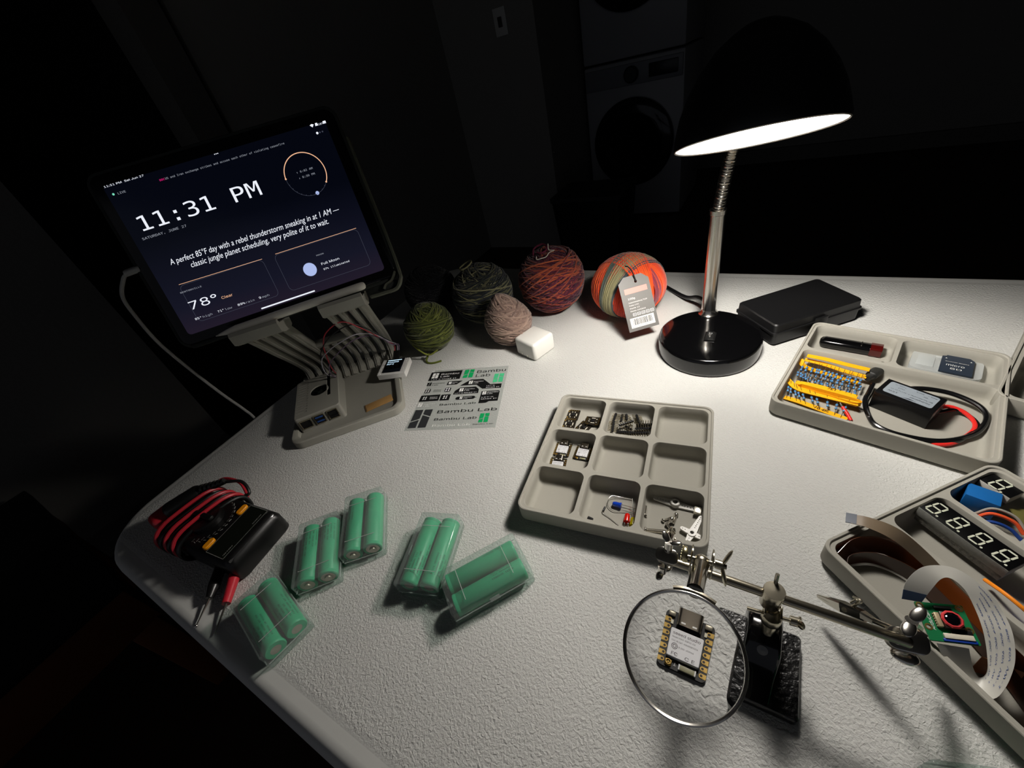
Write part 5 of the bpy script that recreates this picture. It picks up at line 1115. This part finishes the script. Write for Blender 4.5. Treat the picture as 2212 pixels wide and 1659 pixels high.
def gator(name, A, B_, up, L=None, label=None):
    A, B_ = Vector(A), Vector(B_); d = (B_ - A).normalized(); up = Vector(up); sd = d.cross(up).normalized(); up = sd.cross(d).normalized(); L = (B_ - A).length
    f_ = lambda x_, y_, z_: A + d*x_ + sd*y_ + up*z_
    g = MB()
    g.tube([f_(0, 0, 0), f_(L*.22, 0, 0)], 1.9, 12, smooth=False)
    g.loft([[f_(x_, w_*a_, z_ + h_*c_) for a_, c_ in ((1, 0), (1, .75), (.7, 1), (-.7, 1), (-1, .75), (-1, 0), (-.8, 0), (-.8, .7), (.8, .7), (.8, 0))] for x_, w_, z_, h_ in ((L*.2, 2.0, -1.6, 3.2), (L*.34, 3.0, -.8, 4.0), (L*.62, 3.2, 0, 3.8), (L*.84, 2.1, .3, 2.2), (L, .9, .3, 1.1))])
    g.loft([[f_(x_, w_*a_, z_ - h_*c_) for a_, c_ in ((-1, 0), (-1, .75), (-.7, 1), (.7, 1), (1, .75), (1, 0), (.8, 0), (.8, .7), (-.8, .7), (-.8, 0))] for x_, w_, z_, h_ in ((L*.3, 2.4, .4, 3.2), (L*.62, 2.9, .2, 3.6), (L*.84, 1.9, 0, 2.2), (L, .8, .2, 1.1))])
    o = g.build(name, mat('clip_steel', 'cfcbc0', .14, 1.0), t, smooth=False)
    g = MB(); g.tube([f_(L*.50, 0, 2.6), f_(L*.42, 0, 6.2), f_(L*.36, 0, 9), f_(L*.46, 0, 9.6)], 1.0, 8, 6, flat=1); g.tube([f_(L*.46, 2.6, 6), f_(L*.40, 0, 9), f_(L*.46, -2.6, 6)], .9, 8, 5)
    for k in range(5): 
        x_ = L*(.88 + .024*k); g.box(f_(x_, 0, .25), (.5, .5, 1.2))
    g.cyl(f_(L*.55, -3.6, .2), f_(L*.55, 3.6, .2), 1.5, 12); g.cyl(f_(L*.55, -3.8, .2), f_(L*.55, 3.8, .2), .7, 10); g.build('spring_lever', nk, o); return o
# left end joint and clip
b = MB(); plates(b, (-29, 161.5, 59), (0, -.35, 1), (1, 0, 0), 7.5, 5, 3.6, .8); b.sphere((-29, 161, 58.5), 4.2); b.cyl((-29, 158, 48), (-29, 165, 69), 1.4, 10); b.build('end_joint', chrome, t)
b = MB(); wing(b, (-29, 165, 68), (0, .35, 1), (.9, .2, .2), (-.5, .6, .3), 4.4); b.build('wing_nut', chrome, t)
b = MB(); wing(b, (-31, 156, 50), (0, -.3, -1), (-.2, -1, 0), (.5, .5, 0), 4.0); b.build('wing_nut', chrome, t)
gator('alligator_clip', (-31, 166, 60), (-31, 196, 40), (0, .5, 1))
# lens clamp
b = MB(); plates(b, (-7, 161, 68), (1, .1, 0), (0, .5, 1), 10, 6.5, 6.0, 1.0); b.cyl((-20, 160, 70), (8, 162, 70), 1.6, 12); b.sphere((-7, 160.5, 68), 5.4)
for k in range(9): b.lathe([(2.1, 0), (2.5, .3), (2.1, .6)], (-11 + k*1.0, 160.8, 70), Matrix.Rotation(PI/2, 3, 'Y'), 12)
b.build('lens_clamp', nk, t, angle=40)
b = MB(); b.lathe([(5.0, 0), (5.4, .5), (5.4, 2.6), (5.0, 3.2), (0, 3.4)], (-17, 160.5, 71.5), Matrix.Rotation(-PI/2 - .25, 3, 'Y'), 40, angle) if False else b.lathe([(5.0, 0), (5.4, .5), (5.4, 2.6), (5.0, 3.2), (0, 3.4)], (-16, 161, 71.5), Matrix.Rotation(-PI/2, 3, 'Y') @ Matrix.Rotation(.2, 3, 'X'), 40)
for k in range(6): b.box((-19.6, 161 - 4 + 1.6*k, 71.5), (.5, .6, 8 - abs(k-2.5)*1.2))
b.build('thumb_screw', mat('brass_nickel', 'cdc39c', .28, 1.0), t, angle=50)
b = MB(); wing(b, (3, 162, 70), (1, 0, 0), (.35, .75, .5), (.3, -.85, -.35), 6.4); b.build('wing_nut', nk, t)
r2 = Vector((-.0187, .325, -.946)).normalized(); CL = Vector((-7, 96.5, 81.5)); RLn = 31.2
ql = (-r2).to_track_quat('Z', 'Y').to_matrix(); inpl = (Vector((0, 1, 0)) - r2 * r2.y).normalized()
b = MB(); s0_ = CL + inpl * (RLn + 1.5); b.lathe([(4.0, 0), (4.9, .6), (5.0, 6), (5.0, (Vector((-7, 156, 71)) - s0_).length)], s0_, (Vector((-7, 156, 71)) - s0_).to_track_quat('Z', 'Y').to_matrix(), 28); b.build('lens_stem', mat('stem_dark_chrome', '8f8a80', .15, 1.0), t)
ring = MB(); N = 96; loops = []
for i in range(N):
    a = 2*PI*i/N; cdir = ql @ Vector((math.cos(a), math.sin(a), 0)); c_ = CL + cdir * RLn; ax_ = -r2
    loops.append([c_ + cdir * (1.15*math.cos(2*PI*k/8)) + ax_ * (2.2*math.sin(2*PI*k/8)) for k in range(8)])
loops.append(loops[0]); ring.loft(loops, False, False); ring.build('lens_ring', chrome, t)
b = MB(); pts = []
for i in range(-8, 9):
    a = i * .045; cdir = (inpl * math.cos(a) + r2.cross(inpl).normalized() * math.sin(a)); pts.append(CL + cdir * (RLn + 1.0))
b.tube(pts, 2.1, 8, smooth=False); b.build('ring_ferrule', nk, t)
glass = bpy.data.materials.new('lens_glass'); glass.use_nodes = True; gb = glass.node_tree.nodes['Principled BSDF']
gb.inputs['Base Color'].default_value = (1, 1, 1, 1); gb.inputs['Roughness'].default_value = 0; gb.inputs['Transmission Weight'].default_value = 1; gb.inputs['IOR'].default_value = 1.5
Rc = 145.0; rl = RLn - .9; prof_ = []
sag = lambda r_: Rc - math.sqrt(Rc*Rc - r_*r_)
tc_ = sag(rl) + .8
for k in range(25): r_ = rl * (1 - k/24); prof_.append((r_, -(tc_ - sag(r_))))
prof_ = prof_[::-1] + [(rl, tc_ - sag(rl))] + [(rl * (1 - k/24), tc_ - sag(rl * (1 - k/24))) for k in range(1, 25)]
b = MB(); b.lathe(prof_, CL, ql, 128, False, False); lo = b.build('magnifying_lens', glass, t, angle=60)
bm = bmesh.new(); bm.from_mesh(lo.data); bmesh.ops.remove_doubles(bm, verts=bm.verts, dist=1e-7); bmesh.ops.recalc_face_normals(bm, faces=bm.faces); bm.to_mesh(lo.data); bm.free()
lo.data.polygons.foreach_set('use_smooth', [True] * len(lo.data.polygons)); lo.data.set_sharp_from_angle(angle=R(60))
# right end joint and clips
b = MB(); plates(b, (102, 164, 52), (-.1, -.45, 1), (1, .15, 0), 9.5, 6, 4.2, .8); b.sphere((103, 164, 52), 5.0); b.sphere((97, 161.5, 55), 3.6); b.cyl((103, 160, 40), (101, 168, 66), 1.5, 12); b.sphere((103.5, 159, 43), 5.2, (1.3, .9, .5)); b.build('end_joint', chrome, t)
b = MB(); wing(b, (101, 168, 64), (-.1, .3, 1), (.5, .8, .3), (-.3, -.9, 0), 5.4); b.build('wing_nut', chrome, t)
gator('alligator_clip', (98, 172, 45), (67.5, 193, 17), (.2, .35, 1))
b = MB(); b.loft([[Vector((104 + 2.2*k, 168 + 3.6*k, 52 - 4.0*k)) + Vector(p) for p in ((3.0 - .2*k, -1.5, 0), (3.4 - .2*k, -1, 2.4), (0, .5, 4.2 - .3*k), (-3.4 + .2*k, 1.2, 2.4), (-3.0 + .2*k, 1, 0))] for k in range(6)]); b.cyl((110, 178, 42), (115, 175, 42), 2.0, 14); b.build('gripping_clip', chrome, t)

# ================================================================== camera module with ribbon
RM = Matrix(((.965, -.247, -.092), (.238, .967, -.091), (.112, .066, .992))); KM = (131.5, 198, 27)
t = thing('camera_module', 'green camera board with red ringed lens and looping white ribbon cable', 'camera module', KM, rot=RM)
b = MB(); b.prism(rr(11.8, 11.4, .6, 3), -1.2, 0, [circ(1.1, 12, sx*9.6, sy)[::-1] for sx in (-1, 1) for sy in (9.3, -3.5)]); pcb = b.build('circuit_board', mat('board_green', '0c6a3c', .35, coat=.3), t, smooth=False)
b = MB()
for sx in (-1, 1):
    for sy in (9.3, -3.5): b.lathe([(1.15, .05), (2.0, .05), (2.0, .15), (1.15, .15)], (sx*9.6, sy, 0), None, 20, False, False)
b.build('mounting_pads', gold, pcb)
b = MB(); b.box((2.2, .6, 1.8), (9.4, 9.4, 3.6), .4); b.build('lens_housing', mat('lens_brown', '2a1c16', .4), t)
b = MB(); b.lathe([(4.1, 3.6), (5.3, 3.6), (5.3, 4.3), (4.6, 4.9), (4.0, 4.9), (3.8, 3.9)], (2.2, .6, 0), None, 10, False, False); b.build('red_ring', mat('ring_red', 'c8383c', .4), t, angle=20)
b = MB(); b.lathe([(3.95, 4.2), (3.2, 4.7), (1.8, 5.1), (0, 5.2)], (2.2, .6, 0), None, 24, False, False); b.build('lens', mat('lens_dark', '05050a', .04, coat=1), t)
b = MB(); b.box((-3.9, .6, 1.4), (2.4, 8.4, 2.6), .3)
for k in range(6): b.box((-5.2, -2.9 + 1.4*k, .9), (.8, .7, 1.6))
b.build('connector', mat('connector_cream', 'a8987a', .45, .3), t)
b = MB(); b.box((1, 8.6, .8), (8.6, 1.6, 1.5), .2); b.box((5, -5.4, .6), (10, 2.4, 1.2), .3); b.build('chips', blackplastic, t)
b = MB(); b.box((2.6, -8.3, .9), (14, 3.0, 1.8), .3); b.build('ribbon_socket', mat('socket_cream', 'c8c2b0', .5), t); b = MB(); b.box((2.6, -10.4, .5), (15.6, 1.6, 1.2), .2); b.build('blue_latch', mat('latch_blue', '123a9a', .4), t)
tb = MB(); tb.text('ArduCam', 0, 0, 3.6, 0, SANS, shear=.3, width=12.5); b = MB(); b.add([(-8.2 - v[1], -4.6 + v[0], .1) for v in tb.v], [f[::-1] for f in tb.f]) if False else b.add([(-6.6 - v[1], -5.4 + v[0], .12) for v in tb.v], tb.f)
b.build('board_print', white_ink, pcb, smooth=False)
inv = RM.transposed()
def toM(p): return inv @ (Vector(p) - Vector(KM))
PL = [(126.2, 184, 24), (134, 172, 14.5), (142, 165.5, 12), (152, 168, 16), (158, 183, 26), (159, 198, 32), (156, 210, 36), (148, 219, 42), (134, 226, 46), (119, 222, 45), (111, 212, 38), (110, 203, 30)]
PR = [(141, 187.5, 24), (145, 181, 14.5), (148, 178, 12.4), (150, 181, 17), (148.5, 189, 25), (146, 198, 32), (143, 208, 36), (138, 216, 41), (131.5, 219, 44), (127, 217.5, 43), (123.5, 212, 37.5), (120, 205, 30)]
A_ = crom([toM(p) for p in PL], 10); B2_ = crom([toM(p) for p in PR], 10); loops = []
for i in range(len(A_)):
    d = (A_[min(i+1, len(A_)-1)] - A_[max(i-1, 0)]).normalized(); nn = (B2_[i] - A_[i]).cross(d).normalized() * .12; loops.append([A_[i] - nn, B2_[i] - nn, B2_[i] + nn, A_[i] + nn])
b = MB(); b.loft(loops); rb_ = b.build('ribbon_cable', mat('ribbon_white', 'c4c2ba', .42, spec=.4), t, angle=60)
def ribpt(u, v, off):     # u counts path stations from the arch back to the fold, v runs across
    i = max(0, min(len(A_) - 2, int(u))); f_ = u - i; a = A_[i].lerp(A_[i+1], f_); c_ = B2_[i].lerp(B2_[i+1], f_); d = A_[min(i+1, len(A_)-1)] - A_[max(i-1, 0)]
    nn = (c_ - a).cross(d).normalized(); 
    if (RM @ nn).z < 0: nn = -nn
    return a.lerp(c_, v) + nn * off
b = MB()
for row in range(4):
    tb = MB(); tb.text('AWM  20624  80C  60V  VW-1', 0, 0, 1, 0, SANS, width=38 - row); h_ = .085
    vs = []
    for v in tb.v: vs.append(ribpt(72 - row*3.0 - v[0]*1.05, .16 + row*.22 + v[1]*.12, .35))
    b.add(vs, tb.f)
b.build('ribbon_print', mat('print_blue', '274a8e', .5), rb_, smooth=False)
b = MB(); n9 = len(A_); b.loft([[A_[i] + (B2_[i]-A_[i])*-.01 + Vector((0, 0, .1)), B2_[i] + Vector((0, 0, .1)), B2_[i] + Vector((0, 0, .5)), A_[i] + Vector((0, 0, .5))] for i in range(n9 - 6, n9)]); b.build('ribbon_end', mat('end_blue_grey', '3c4c66', .4), rb_)
# rolled paper-like flex under the ribbon
t = thing('flex_cable', 'short pale orange flex cable curling under the white ribbon', 'flex cable', inC(0, 0, 0), TC[1], 'amber flex cables')
b = MB(); ribbon(b, [(-58, -6, 8), (-50, -14, 6), (-42, -22, 7), (-34, -24, 11), (-30, -18, 14)], 13, nrm=[(-.4, -.9, .3), (-.4, -.9, .4), (-.2, -1, .4), (.3, -1, .4), (.8, -.6, .3)]); b.build('flex_strip', mat('flex_orange', 'a86434', .35, coat=.3), t)
